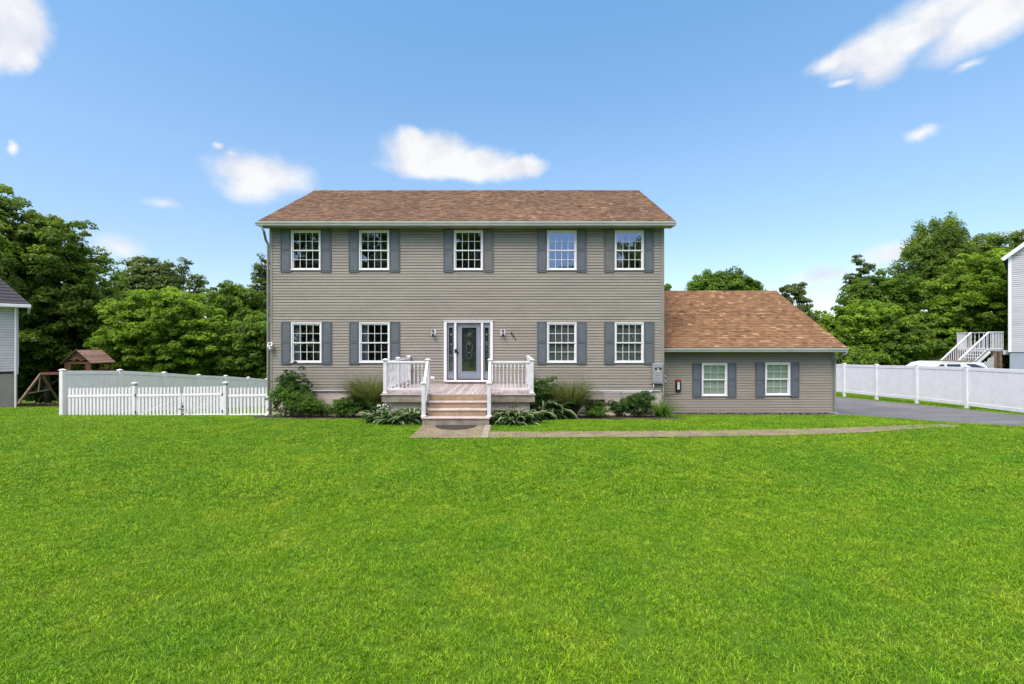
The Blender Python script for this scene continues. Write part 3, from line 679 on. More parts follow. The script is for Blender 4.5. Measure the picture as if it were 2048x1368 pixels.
# electrical outlets
for (a, b, lab) in ((865, 755.5, 'white outlet cover on the siding just left of the front door frame'), (1073, 763.5, 'white outlet cover low on the siding right of the porch railing')):
    p = P(a, b, WY-.03); mb = MB(); mb.box(p.x-.07, p.x+.07, p.y, p.y+.03, p.z-.045, p.z+.045, bev=.01); mb.box(p.x+.045, p.x+.069, p.y-.006, p.y+.02, p.z-.10, p.z-.046, bev=.004)
    tag(mb.build('outlet_cover', M['white']), lab, 'outlet', 'outlet covers on the front wall')

# ------------------------------------------------------------------ porch
PF, DZ = 13.35, .77
porch = thing('porch', 'raised front porch with white baluster railings and four wide stone steps', 'porch', (-1.6, 13.3, 0)); PO = Vector((-1.6, 13.3, 0))
def pb(mb, name, mt, par=None):
    o = mb.build(name, mt, par or porch)
    if par is None: o.location = -PO
    return o
PLx, PRx = -3.86, .70
mb = MB(); x = PLx+.02
while x < PRx-.02:
    q = min(x+.138, PRx-.02); mb.box(x, q, PF+.012, WY-.02, DZ-.03, DZ, t=random.random(), bev=.004); x += .144
pb(mb, 'platform', M['deck'])
mb = MB(); mb.box(PLx, PRx, PF-.012, PF+.01, DZ-.035, DZ+.006, bev=.006); pb(mb, 'edge_board', M['tread'])
mb = MB(); mb.box(PLx+.03, PRx-.03, PF+.02, WY-.05, DZ-.235, DZ-.036); pb(mb, 'slab', M['concrete_old'])
mb = MB(); mb.box(PLx+.25, PRx-.17, PF+.16, WY-.06, -.7, DZ-.236); pb(mb, 'support_wall', M['concrete'])
# steps
SX0, SX1 = -2.40, -.70
tz = [.22, .404, .587]; ty = [12.5, 12.78, 13.06]
for i in range(3):
    mb = MB(); xe = .10 if i == 0 else 0
    mb.box(SX0-xe, SX1+xe, ty[i], ty[i]+.32 if i < 2 else PF-.014, tz[i]-.045, tz[i], bev=.012); pb(mb, 'tread', M['tread'])
    mb = MB(); mb.box(SX0-xe+.03, SX1+xe-.03, ty[i]+.03, PF+.10-(.01*i), -.25+.01*i if i == 0 else tz[i-1]+.001, tz[i]-.046); pb(mb, 'riser', M['riser'] if i else M['concrete_old'])
mb = MB(); mb.box(SX0+.03, SX1-.03, PF-.01, PF+.018, tz[2]+.001, DZ-.036); pb(mb, 'riser', M['riser'])
# posts
def porch_post(x, y, z0, z1):
    mb = MB(); w = .052
    mb.box(-w, w, -w, w, 0, z1-z0-.05, bev=.008); mb.box(-w-.02, w+.02, -w-.02, w+.02, 0, .05, bev=.012); mb.box(-w-.012, w+.012, -w-.012, w+.012, z1-z0-.075, z1-z0-.05, bev=.004)
    mb.box(-w-.028, w+.028, -w-.028, w+.028, z1-z0-.05, z1-z0-.028, bev=.006)
    b = len(mb.v); e = w+.02; h0, h1 = z1-z0-.028, z1-z0
    mb.v += [(-e, -e, h0), (e, -e, h0), (e, e, h0), (-e, e, h0), (-.03, -.03, h1), (.03, -.03, h1), (.03, .03, h1), (-.03, .03, h1)]
    for f in ((0, 1, 5, 4), (1, 2, 6, 5), (2, 3, 7, 6), (3, 0, 4, 7), (4, 5, 6, 7)): mb.f.append(tuple(b+i for i in f)); mb.m.append(0); mb.t.append(.5); mb.sm.append(False)
    o = mb.build('post', M['whitewood'], porch); o.location = Vector((x, y, z0))-PO; return o
XL, XIL, XIR, XR = -3.74, -2.49, -.645, .585; YP = 13.44; PT = DZ+1.04
for x, y in ((XL, YP), (XIL, YP), (XIR, YP), (XR, YP), (XL, 14.95), (XL, 16.46), (XR, 16.46), (XR, 14.95)): porch_post(x, y, DZ+.006, PT)
NY = 12.62
for x in (-2.45, -.635): porch_post(x, NY, .222, 1.20)
def turned(mb, x, y, z0, z1):
    h = z1-z0; s = .017
    mb.box(x-s, x+s, y-s, y+s, z0, z0+.2*h); mb.box(x-s, x+s, y-s, y+s, z1-.16*h, z1)
    mb.lathe((x, y, z0), [(.017, .2*h), (.012, .225*h), (.019, .27*h), (.02, .4*h), (.014, .6*h), (.012, .76*h), (.017, .79*h), (.012, .815*h), (.017, .84*h)], 8)
def railing(a, b, ztop, zbot, n):
    r = MB(); a = Vector(a); b = Vector(b)
    zt = Vector((0, 0, ztop)); zb = Vector((0, 0, zbot))
    r.beam(a+zt, b+zt, .075, .05, bev=.012); r.beam(a+zt-Vector((0, 0, .038)), b+zt-Vector((0, 0, .038)), .04, .026); ro = pb(r, 'railing', M['whitewood']); r = MB(); r.beam(a+zb, b+zb, .045, .065, bev=.006); r.build('bottom_rail', M['whitewood'], ro)
    for i in range(n):
        t = (i+1)/(n+1); p = a.lerp(b, t); q = MB(); turned(q, 0, 0, p.z+zbot+.033, p.z+ztop-.052); o = q.build('baluster', M['whitewood'], ro); o.location = (p.x, p.y, 0)
g = .055
railing((XL+g, YP, 0), (XIL-g, YP, 0), DZ+.93, DZ+.13, 9)
railing((XIR+g, YP, 0), (XR-g, YP, 0), DZ+.93, DZ+.13, 9)
for x in (XL, XR):
    railing((x, YP+g, 0), (x, 14.95-g, 0), DZ+.93, DZ+.13, 11); railing((x, 14.95+g, 0), (x, 16.46-g, 0), DZ+.93, DZ+.13, 11)
for xa, xb in ((-2.45, XIL), (-.635, XIR)):
    a = Vector((xa, NY+g, 0)); b = Vector((xb, YP-g, 0)); r = MB()
    za, zb = 1.11, DZ+.95
    r.beam(a+Vector((0, 0, za)), b+Vector((0, 0, zb)), .075, .055, bev=.012); ro = pb(r, 'railing', M['whitewood']); r = MB(); r.beam(a+Vector((0, 0, .40)), b+Vector((0, 0, DZ+.15)), .045, .06); r.build('bottom_rail', M['whitewood'], ro)
    for i in range(5):
        t = (i+.9)/5.8; p = a.lerp(b, t); q = MB(); turned(q, 0, 0, .40+(DZ+.15-.40)*t+.03, za+(zb-za)*t-.03); o = q.build('baluster', M['whitewood'], ro); o.location = (p.x, p.y, 0)
# mat
mb = MB(); n = 28; c = (-1.52, 12.42); poly = [(c[0]-.56*math.cos(math.pi*i/n), c[1]-.60*math.sin(math.pi*i/n)) for i in range(n+1)]
mb.prism(poly, gz(-1.5, 12.2)+.021, gz(-1.5, 12.2)+.036, axis='z'); tag(mb.build('door_mat', M['mat']), 'dark brown half round mat on the pavers at the foot of the steps', 'mat')
mb = MB(); mb.box(-.74, -.57, 10.9, 12.44, -.05, .034, bev=.01); tag(mb.build('kerb', M['concrete_old']), 'weathered concrete edging slab beside the paver landing at the steps', 'kerb')

# ------------------------------------------------------------------ fences
def vinyl_post(h, w=.065):
    mb = MB(); mb.box(-w, w, -w, w, -.3, h, bev=.008); mb.box(-w-.018, w+.018, -w-.018, w+.018, h, h+.022, bev=.005)
    b = len(mb.v); e = w+.01
    mb.v += [(-e, -e, h+.022), (e, -e, h+.022), (e, e, h+.022), (-e, e, h+.022), (0, 0, h+.055)]
    for f in ((0, 1, 4), (1, 2, 4), (2, 3, 4), (3, 0, 4)): mb.f.append(tuple(b+i for i in f)); mb.m.append(0); mb.t.append(.5); mb.sm.append(False)
    return mb
def privacy(parent, pts, tops, h):
    first = None
    for i, (x, y) in enumerate(pts):
        if first is None: o = vinyl_post(h).build('post', M['white'], parent); first = o
        else: o = first.copy(); COL.objects.link(o)
        o.location = (x, y, tops[i]-h)
    for i in range(len(pts)-1):
        a = Vector((*pts[i], tops[i]-.06)); b = Vector((*pts[i+1], tops[i+1]-.06)); d = (b-a); L = Vector((d.x, d.y, 0)).length; u = Vector((d.x, d.y, 0)).normalized()
        a += u*.066; b -= u*.066; mb = MB()
        mb.beam(a-Vector((0, 0, .035)), b-Vector((0, 0, .035)), .05, .14, bev=.006); mb.beam(a-Vector((0, 0, h-.14)), b-Vector((0, 0, h-.14)), .05, .15, bev=.006)
        n = 14; nrm = Vector((u.y, -u.x, 0))
        for k in range(n):
            p = a.lerp(b, k/n); q = a.lerp(b, (k+1)/n); gv = u*.004
            for s in (1,):
                mb.beam((p+q)/2-Vector((0, 0, .10)), (p+q)/2-Vector((0, 0, h-.2)), (q-p).length-.008, .022, up=nrm, bev=.004, t=random.random())
        mb.build('panel', M['white'], parent)
rf = thing('privacy_fence', 'tall white vinyl privacy fence along the far side of the driveway', 'fence')
ys = [12.5, 14.9, 17.35, 19.8, 22.25, 24.7, 27.1, 29.5, 32]
privacy(rf, [(19.8, y) for y in ys], [1.28, 1.27, 1.26, 1.225, 1.165, 1.06, .995, .90, .80], 1.70)
lf = thing('privacy_fence', 'tall white vinyl privacy fence behind the picket gates in the side yard', 'fence')
privacy(lf, [(-16.4, 16.6), (-16.38, 19.0), (-16.36, 21.4), (-16.36, 23.75), (-16.4, 26.05), (-16.4, 28.3), (-16.4, 30.4)], [1.27, 1.12, .86, .58, .36, .09, -.17], 1.86)
# picket fence
def picket_panel(mb, a, b, ztop, zbot, n, rails=(.42, .03)):
    a, b = Vector(a), Vector(b); u = (b-a).normalized()
    for i in range(n):
        t = (i+.5)/n; p = a.lerp(b, t); h = ztop-zbot; w = .036
        M4 = Matrix.Translation((p.x, p.y, p.z+zbot))
        mb.box(-w, w, -.012, .012, .06, h-.03, 0, M4)
        bb = len(mb.v); mb.v += [(p.x-w, p.y-.012, p.z+ztop-.03), (p.x+w, p.y-.012, p.z+ztop-.03), (p.x+w, p.y+.012, p.z+ztop-.03), (p.x-w, p.y+.012, p.z+ztop-.03), (p.x-.008, p.y-.012, p.z+ztop), (p.x+.008, p.y-.012, p.z+ztop), (p.x+.008, p.y+.012, p.z+ztop), (p.x-.008, p.y+.012, p.z+ztop)]
        for f in ((0, 1, 5, 4), (1, 2, 6, 5), (2, 3, 7, 6), (3, 0, 4, 7), (4, 5, 6, 7)): mb.f.append(tuple(bb+k for k in f)); mb.m.append(0); mb.t.append(.5); mb.sm.append(False)
    for zz in ((ztop-.30), zbot+.06):
        mb.beam(a+Vector((0, -.0, zz)), b+Vector((0, 0, zz)), .05, .075, bev=.008)
PY = 16.55
def gb(x): return PZ(np.interp(x, [-16.4, HX0], [840.5, 833.5]), PY)
def ppost(parent, xp, top=764):
    x = PX(xp, PY); z0 = gb(x); z1 = PZ(top, PY); o = vinyl_post(z1-z0-.05, .06).build('post', M['white'], parent); o.location = (x, PY, z0)
    c = MB(); c.box(-.066, .066, -.066, .066, z1-z0-.13, z1-z0-.08); c.build('post_band', M['trimtaupe'], o); return x
pf = thing('picket_fence', 'low white picket fence section between the tall fence corner and the gates', 'fence')
xg1 = ppost(pf, 269)
mb = MB(); a, b = PX(136, PY), PX(263, PY); picket_panel(mb, (a, PY, gb(a)), (b, PY, gb(b)), 1.16, .02, 18); mb.build('picket_panel', M['white'], pf)
pf2 = thing('picket_fence', 'low white picket fence section between the gates and the house corner', 'fence')
xg2 = ppost(pf2, 450.5, 763)
mb = MB(); a, b = PX(457, PY), PX(537, PY); picket_panel(mb, (a, PY, gb(a)), (b, PY, gb(b)), 1.08, .02, 11); mb.build('picket_panel', M['white'], pf2)
for (xa, xb, lab, s) in ((275, 361.5, 'left leaf of the white double picket gate with cross bracing', 0), (366, 445, 'right leaf of the white double picket gate with cross bracing', 1)):
    gt = thing('picket_gate', lab, 'gate', group='double picket gate leaves'); a, b = PX(xa, PY), PX(xb, PY)
    mb = MB(); picket_panel(mb, (a, PY, gb(a)+.02), (b, PY, gb(b)+.02), 1.12, .02, 12)
    mb.box(a-.02, a+.02, PY-.02, PY+.02, gb(a)+.05, gb(a)+.9); mb.box(b-.02, b+.02, PY-.02, PY+.02, gb(b)+.05, gb(b)+.9); mb.build('picket_panel', M['white'], gt)
    mb = MB(); mb.beam((a, PY+.03, gb(a)+.13), (b, PY+.03, gb(b)+.78), .02, .045, up=(0, 0, 1)); mb.beam((a, PY+.052, gb(a)+.78), (b, PY+.052, gb(b)+.13), .02, .045); mb.build('brace', M['white'], gt)
    xh = a-.03 if s == 0 else b+.03
    for zz in (.2, .82): mb = MB(); mb.box(xh-.02, xh+.02, PY-.075, PY-.062, gb(a)+zz, gb(a)+zz+.11, bev=.004); mb.build('hinge', M['black'], gt)
# garden sign on stake
p = P(362.5, 838, 16.3); t = thing('garden_stake', 'small black stake with a little white and red flag in front of the picket gate', 'garden stake', p)
mb = MB(); mb.tube([(0, 0, -.1), (0, 0, .56)], .014, 6); mb.tube([(0, 0, .56), (.08, 0, .585), (.085, 0, .57)], .01, 6); mb.beam((-.1, 0, .36), (.1, 0, .34), .02, .03); mb.build('stake', M['black'], t)
mb = MB(); mb.box(.016, .10, -.006, .006, .14, .55, 0); mb.box(.03, .085, -.009, -.0061, .40, .50, 1); mb.box(.035, .085, -.009, -.0061, .15, .22, 1); mb.box(.04, .08, -.009, -.0061, .25, .31, 2); mb.build('flag', [M['label'], M['black'], M['red']], t)
# grey cabinet behind the pickets
mb = MB(); mb.box(-9.55, -9.0, 17.6, 18.2, -.75, .28, bev=.02)
for k in range(9): mb.box(-9.52, -9.03, 17.585, 17.599, -.55+k*.085, -.52+k*.085)
tag(mb.build('utility_cabinet', M['greybox']), 'dark grey cabinet behind the pickets beside the house corner', 'cabinet')

# ------------------------------------------------------------------ neighbours
nb = thing('house', 'pale grey sided neighbouring house with dark hip roof at the left edge beyond the fence', 'house', (0, 0, 0))
NX, NYY = PX(34, 19.8), 19.8
nb.location = (NX, NYY, 0); nb.rotation_euler = (0, 0, R(47))
zt = PZ(612, 19.8); zs = PZ(747.5, 19.8)
mb = MB(); siding(mb, (-9, 0), (0, 0), zs, zt, .112); siding(mb, (0, 0), (0, 8), zs, zt, .112); mb.build('wall', [M['siding_grey'], M['lap_shade_dirt']], nb)
mb = MB(); mb.box(-9, -.04, .03, 8, -2.6, zs); mb.build('foundation', M['tan_wall'], nb)
mb = MB(); mb.box(-.09, .02, -.04, -.018, zs-.02, zt); mb.box(.018, .04, -.04, .1, zs-.02, zt); mb.build('corner_post', M['siding_grey'], nb)
mb = MB(); mb.beam((-.05, -.09, zt-.1), (-.05, -.09, -.85), .08, .06, bev=.01); mb.build('downspout', M['white'], nb)
ez = zt+.06; ex = .42; ey = -.38; mb = MB(); rn = 3.2; rh = rn*1.25
A0 = Vector((ex, ey, ez)); rdg = Vector((ex-rn, ey+rn, ez+rh)); A1 = Vector((ex-12, ey, ez)); r1 = Vector((ex-8.8, ey+rn, ez+rh)); B0 = Vector((ex, ey+2*rn, ez)); B1 = Vector((ex-12, ey+2*rn, ez))
mb.face([A1, A0, rdg, r1], 0, .5); mb.face([A0, B0, rdg], 0, .45); mb.face([B0, B1, r1, rdg], 0, .45); mb.face([B1, A1, r1], 0, .45)
n = 28
for i in range(n):
    t0 = i/n; t1 = t0+.01; a = A0.lerp(rdg, t0); b = A1.lerp(r1, t0); a2 = A0.lerp(rdg, t1); b2 = A1.lerp(r1, t1); up = Vector((0, -.012, .01))
    mb.face([b+up, a+up, a2+up, b2+up], 0, .1)
mb.build('roof', M['shingle_grey'], nb)
mb = MB(); mb.box(ex-12, ex, ey-.09, ey+.005, ez-.13, ez-.005, bev=.01); mb.box(ex-.1, ex, ey+.006, ey+6.4, ez-.13, ez-.005); mb.box(ex-12, ex-.1, ey+.006, .0, ez-.13, ez-.11); mb.build('gutter', M['white'], nb)

nr = thing('house', 'tall pale grey gable end of the neighbouring house at the right edge', 'house', (0, 0, 0))
RY = 28.0; RX = PX(2018, RY); zt = PZ(512, RY); zs = PZ(704, RY)
nr.location = (RX, RY, 0); nr.rotation_euler = (0, 0, R(-49))
mb = MB(); siding(mb, (0, 0), (10, 0), zs, zt, .125)
z = zt; sl = .9; W = 10.0
while z < zt+W/2*sl:
    i0 = (z-zt)/sl; i1 = min(W/2, (z+.125-zt)/sl)
    mb.face([(i0, -.017, z), (W-i0, -.017, z), (W-i1, -.001, z+.125), (i1, -.001, z+.125)], 0, random.random()); mb.face([(i0, 0, z), (W-i0, 0, z), (W-i0, -.017, z), (i0, -.017, z)]); z += .125
siding(mb, (0, 11), (0, 0), zs, zt, .125); mb.build('wall', [M['siding_grey'], M['lap_shade_dirt']], nr)
mb = MB(); mb.box(.03, 10, .03, 11, -2.5, zs); mb.build('foundation', M['bluegrey_wall'], nr)
mb = MB(); mb.box(-.02, .11, -.045, -.02, zs, zt+.02); mb.box(-.035, -.0205, -.045, .12, zs, zt+.02); mb.build('corner_post', M['white'], nr)
mb = MB(); mb.beam((-.28, -.14, zt-.22), (5, -.14, zt+5.0*sl+.06), .28, .2); mb.beam((10.28, -.14, zt-.22), (5, -.14, zt+5.0*sl+.06), .28, .2); mb.build('rake_board', M['white'], nr)
mb = MB(); sv = Vector((5.3, 0, 5.3*sl)); shingles(mb, (-.3, 11.3, zt-.10), (0, -1, 0), sv.normalized(), 11.5, sv.length, .25)
sv2 = Vector((-5.3, 0, 5.3*sl)); shingles(mb, (10.3, -.2, zt-.10), (0, 1, 0), sv2.normalized(), 11.5, sv2.length, .25); mb.build('roof', M['shingle_grey'], nr)

# neighbour's raised deck
dk = thing('deck', 'weathered white raised deck with a stair attached to the right neighbouring house', 'deck', (0, 0, 0))
dyf, dyb = 28.3, 31.2; dfz = PZ(701, dyf); dtz = PZ(664, dyf); xl = PX(1978, dyf); xr = RX-.05
xbl = PX(1933, dyb)
mb = MB(); mb.box(xbl, xr, dyf, dyb, dfz-.05, dfz+.02); mb.box(xbl, xr, dyf-.03, dyf-.002, dfz-.25, dfz+.02); mb.build('platform', M['whitewood'], dk)
def flat_rail(a, b, za, zb, h, n, name='railing'):
    m_ = MB(); a = Vector(a); b = Vector(b); A_ = a+Vector((0, 0, za)); B_ = b+Vector((0, 0, zb))
    m_.beam(A_+Vector((0, 0, h)), B_+Vector((0, 0, h)), .10, .05)
    ro = m_.build(name, M['whitewood'], dk); m_ = MB(); m_.beam(A_+Vector((0, 0, .1)), B_+Vector((0, 0, .1)), .05, .06); m_.build('bottom_rail', M['whitewood'], ro); q = MB()
    for i in range(n+1):
        p = A_.lerp(B_, i/n); q = MB(); q.box(-.016, .016, -.016, .016, .05, h-.02); o = q.build('baluster', M['whitewood'], ro); o.location = p
flat_rail((xl, dyf, 0), (xr, dyf, 0), dfz, dfz, dtz-dfz, 9)
flat_rail((xbl, dyb, 0), (xr, dyb, 0), dfz, dfz, dtz-dfz, 11)
flat_rail((xbl, dyf+1.2, 0), (xbl, dyb, 0), dfz, dfz, dtz-dfz, 6)
sx = xl-2.42; sz = dfz-2.25
flat_rail((sx, dyf, 0), (xl, dyf, 0), sz, dfz, dtz-dfz, 17); flat_rail((sx, dyf+1.1, 0), (xl, dyf+1.1, 0), sz, dfz, dtz-dfz, 17)
mb = MB()
for i in range(11):
    t = i/11; x = sx+(xl-sx)*t; mb.box(x, x+.28, dyf+.02, dyf+1.08, sz+(dfz-sz)*t+.13, sz+(dfz-sz)*t+.17)
mb.beam((sx, dyf, sz), (xl, dyf, dfz-.02), .05, .28); mb.beam((sx, dyf+1.1, sz), (xl, dyf+1.1, dfz-.02), .05, .28); mb.build('stair', M['whitewood'], dk)
for x, y in ((PX(1992, dyf), dyf+.1), (xr-.1, dyf+.1), (xbl+.1, dyb-.1), (xr-.1, dyb-.1)):
    mb = MB(); mb.box(x-.08, x+.08, y-.08, y+.08, -1.4, dfz-.06); mb.build('post', M['oldwood'], dk)
mb = MB(); lx0, lx1 = PX(1961, dyf), PX(1990, dyf); yy = dyf+.04
for k in range(-14, 16):
    for s in (1, -1):
        x = lx0+k*.13
        for j in range(26):
            xa = x+s*j*.08 if s > 0 else x+.13*14-j*.08; xb_ = xa+.08*s if s > 0 else xa-.08
            za = -.9+j*.105
            lim = dfz-.25-(lx1-min(xa, xb_))*.83
            if lx0 <= xa <= lx1 and za < lim: mb.beam((xa, yy+(.006 if s > 0 else -.006), za), (xb_, yy+(.006 if s > 0 else -.006), za+.105), .04, .01, up=(0, 1, 0))
mb.build('lattice', M['whitewood'], dk)

# ------------------------------------------------------------------ pickup truck with cap
CYY = 25.6; cx0 = PX(1840, CYY); gr = gz(25, CYY); ct = PZ(724, CYY)
car = thing('parked_truck', 'white pickup truck with a camper cap parked behind the right vinyl fence', 'truck', (cx0, CYY, gr))
Hc = ct-gr; SC = Hc/1.95
body = [(-1.35, .55), (-1.38, .95), (-1.2, 1.12), (-.1, 1.25), (.32, 1.28), (3.9, 1.28), (3.95, .55), (3.45, .5), (3.3, .8), (2.95, .92), (2.6, .8), (2.45, .5), (-.1, .5), (-.25, .8), (-.6, .92), (-.95, .8), (-1.1, .5)]
cab = [(.32, 1.281), (1.05, 1.86), (1.5, 1.95), (3.3, 1.94), (3.55, 1.9), (3.9, 1.281)]
def sc(l): return [(x*SC, z*SC) for x, z in l]
mb = MB(); mb.prism(sc(body), 0, 1.9*SC, axis='y'); mb.build('body', M['carpaint'], car)
mb = MB(); n = len(cab)
Af = [(x*SC, (.0 if z < 1.4 else .16)*SC, z*SC) for x, z in cab]; Bf = [(x*SC, (1.9 if z < 1.4 else 1.74)*SC, z*SC) for x, z in cab]
mb.face(Af); mb.face(Bf[::-1])
for i in range(n): mb.face([Af[i], Bf[i], Bf[(i+1) % n], Af[(i+1) % n]])
cabo = mb.build('cab', M['carpaint'], car)
def side_y(z): return np.interp(z, [1.28, 1.9], [0, .16])
for q in ([(.72, 1.4), (1.22, 1.82), (1.42, 1.82), (1.42, 1.4)], [(1.56, 1.4), (1.56, 1.83), (2.28, 1.83), (2.28, 1.4)], [(2.62, 1.4), (2.62, 1.84), (3.45, 1.84), (3.7, 1.4)]):
    mb = MB(); mb.face([(x*SC, (side_y(z)-.006)*SC, z*SC) for x, z in q]); mb.build('side_window', M['carglass'], cabo)
for x in (-.6, 2.95):
    for y in (.02, 1.66):
        mb = MB(); mb.tube([(x*SC, y*SC, .4*SC), (x*SC, (y+.22)*SC, .4*SC)], .4*SC, 20); w_ = mb.build('wheel', M['rubber'], car)
        mb = MB(); mb.tube([(x*SC, (y-.005)*SC, .4*SC), (x*SC, (y+.02)*SC, .4*SC)], .24*SC, 16); mb.build('rim', M['metal'], w_)
mb = MB(); mb.box(2.45*SC, 3.35*SC, .3*SC, 1.6*SC, 1.955*SC, 2.0*SC, bev=.02); mb.build('roof_rack', M['oldwood'], car)

# ------------------------------------------------------------------ playset
t = thing('playhouse', 'reddish cedar playhouse with gabled roof standing behind the white fence', 'playhouse', (-25.65, 26.9, 0))
fx0, fx1, fy0, fy1 = -.72, .72, 0, 1.35; ez_, rz_ = 1.12, 1.84; fl = -.35; g0 = -1.5
mb = MB()
for s in (-1, 1):
    for k in range(5):
        t0, t1 = k/5, (k+1)/5+.03; xa, xb_ = s*(.92*(1-t0)), s*(.92*(1-t1)); za, zb_ = ez_-.08+(rz_-ez_+.08)*t0, ez_-.08+(rz_-ez_+.08)*t1
        mb.face([(xa, -.15, za+.02), (xa, 1.5, za+.02), (xb_, 1.5, zb_), (xb_, -.15, zb_)][::s], 0, random.random()); mb.face([(xa, -.15, za-.01), (xb_, -.15, zb_-.03), (xb_, -.15, zb_), (xa, -.15, za+.02)], 0, .3)
        mb.face([(xa, -.15, za-.012), (xa, 1.5, za-.012), (xb_, 1.5, zb_-.03), (xb_, -.15, zb_-.03)], 0, .3)
mb.build('roof', M['cedar_roof'], t)
mb = MB()
for (x, y) in ((fx0, fy0), (fx1, fy0), (fx0, fy1), (fx1, fy1), (fx1, .68)): mb.box(x-.045, x+.045, y-.045, y+.045, g0-.3, ez_)
mb.box(fx0, fx1, -.03, .0, ez_-.12, ez_); mb.box(fx0-.0, fx0+.28, -.02, .0, fl, ez_-.12); mb.box(fx1-.28, fx1, -.02, .0, fl, ez_-.12); mb.box(fx0, fx1, -.02, 0, fl, fl+.75)
mb.box(fx0, fx1, fy0, fy1, fl-.05, fl); mb.box(fx1, fx1+.02, fy0, fy1, fl, fl+.7); mb.box(fx1, fx1+.03, fy0, fy1, ez_-.1, ez_); mb.box(fx0, fx1, fy1, fy1+.02, fl, ez_-.5)
mb.build('frame', M['cedar'], t)
mb = MB()
for k in range(-4, 5):
    a = math.pi/2-k*R(17); L = .62-abs(k)*.02; p = (0+.18*math.cos(a), -.05, ez_+.0+.18*math.sin(a)); q = [math.cos(a)*L, math.sin(a)*L]
    lim = (rz_-ez_-.08)/(abs(math.cos(a))*(rz_-ez_)/.9+math.sin(a)+1e-6) if True else 1
    q = (lim*math.cos(a), -.05, ez_+lim*math.sin(a)); mb.beam(p, q, .035, .03, up=(0, 1, 0))
mb.build('gable_sunburst', M['cedar_roof'], t)
t = thing('swing_set', 'bleached timber swing frame standing left of the playhouse', 'swing set', (-29.2, 28.2, 0))
mb = MB(); mb.beam((0, 0, .34), (3.0, .1, .40), .10, .16); mb.build('beam', M['cedar'], t)
for a, b in (((.0, 0, .34), (.15, -1.75, -1.75)), ((0, 0, .34), (-.35, 1.5, -1.6))): mb = MB(); mb.beam(a, b, .10, .10); mb.build('leg', M['oldwood'], t)
mb = MB(); mb.beam((.09, -.98, -.82), (-.2, .82, -.72), .09, .06); mb.beam((-.02, -.0, .2), (-.05, -.1, -.75), .07, .04); mb.build('brace', M['oldwood'], t)
mb = MB(); mb.box(2.9, 3.05, 0, .15, -1.6, .32); mb.build('post', M['cedar'], t)
t = thing('trampoline', 'low black round trampoline on the grass under the swing frame', 'trampoline', (-29.2, 30.5, gz(-28, 29.5)))
mb = MB(); mb.lathe((1.2, 0, .42), [(.05, 0), (1.55, 0), (1.6, .03), (1.55, .06), (.05, .03)], 28); mb.build('mat', M['trampoline'], t)
for k in range(6): a = k*math.pi/3; mb = MB(); mb.tube([(1.2+1.45*math.cos(a), 1.45*math.sin(a), .42), (1.2+1.45*math.cos(a), 1.45*math.sin(a), -.05)], .03, 6); mb.build('leg', M['metal'], t)
for k, (xa, xb_) in enumerate(((-26.3, -25.1), (-25.05, -24.4), (-24.35, -23.7), (-23.65, -22.4))):
    mb = MB(); z = gz((xa+xb_)/2, 24.0); mb.beam((xa, 24+.12*(k % 2), z+.04), (xb_, 24.1-.1*(k % 2), z+.07), .16, .14, bev=.01)
    tag(mb.build('landscape_timber', M['oldwood']), ['leftmost bleached timber lying on the grass before the swing frame', 'short second timber from the left on the grass', 'third bleached timber from the left on the grass', 'longest timber on the grass running behind the fence corner'][k], 'timber', 'timbers laid on the grass')

# ------------------------------------------------------------------ foliage
def quads(name, V, tint, mats, parent, midx=None, k=4):
    n = len(V)//k; me = bpy.data.meshes.new(name)
    me.vertices.add(len(V)); me.vertices.foreach_set('co', V.astype(np.float32).ravel())
    me.loops.add(n*k); me.loops.foreach_set('vertex_index', np.arange(n*k, dtype=np.int32))
    me.polygons.add(n); me.polygons.foreach_set('loop_start', np.arange(0, n*k, k, dtype=np.int32))
    if not isinstance(mats, (list, tuple)): mats = [mats]
    for m in mats: me.materials.append(m)
    if midx is not None: me.polygons.foreach_set('material_index', midx.astype(np.int32))
    at = me.attributes.new('tint', 'FLOAT', 'FACE'); at.data.foreach_set('value', np.clip(tint, 0, 1).astype(np.float32))
    me.update(calc_edges=True); me.validate()
    o = bpy.data.objects.new(name, me); COL.objects.link(o); o.parent = parent; return o
def nrm(v): return v/np.maximum(np.linalg.norm(v, axis=-1, keepdims=True), 1e-9)
def leaves(C, Nn, L, Wd, droop=.25):
    """rhombic leaves with a fold: C centres, Nn normals"""
    n = len(C); r = RNG.normal(size=(n, 3)); r[:, 2] -= droop*2; d = nrm(r-Nn*np.sum(r*Nn, 1, keepdims=True)); s = np.cross(Nn, d)
    L = L*RNG.uniform(.7, 1.3, (n, 1)); Wd = Wd*RNG.uniform(.7, 1.3, (n, 1))
    V = np.stack([C-d*L*.5, C+s*Wd*.5+Nn*Wd*.12-d*L*.05, C+d*L*.5-Nn*L*.12, C-s*Wd*.5+Nn*Wd*.12-d*L*.05], 1)
    return V.reshape(-1, 3)
def clump_leaves(cc, rc, nl, flat, L, Wd, tb):
    K = len(cc); d = nrm(RNG.normal(size=(K, nl, 3))); d[..., 2] = np.abs(d[..., 2])*1.1-.35*RNG.random((K, nl)); d = nrm(d)
    rr = RNG.uniform(.55, 1.08, (K, nl, 1))*rc[:, None, None]
    p = cc[:, None, :]+d*rr*np.array([1, 1, flat])
    nn = nrm(d*.7+RNG.normal(size=d.shape)*.42+np.array([0, 0, .45]))
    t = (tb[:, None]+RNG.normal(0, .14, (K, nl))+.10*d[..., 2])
    return leaves(p.reshape(-1, 3), nn.reshape(-1, 3), L, Wd), t.reshape(-1)
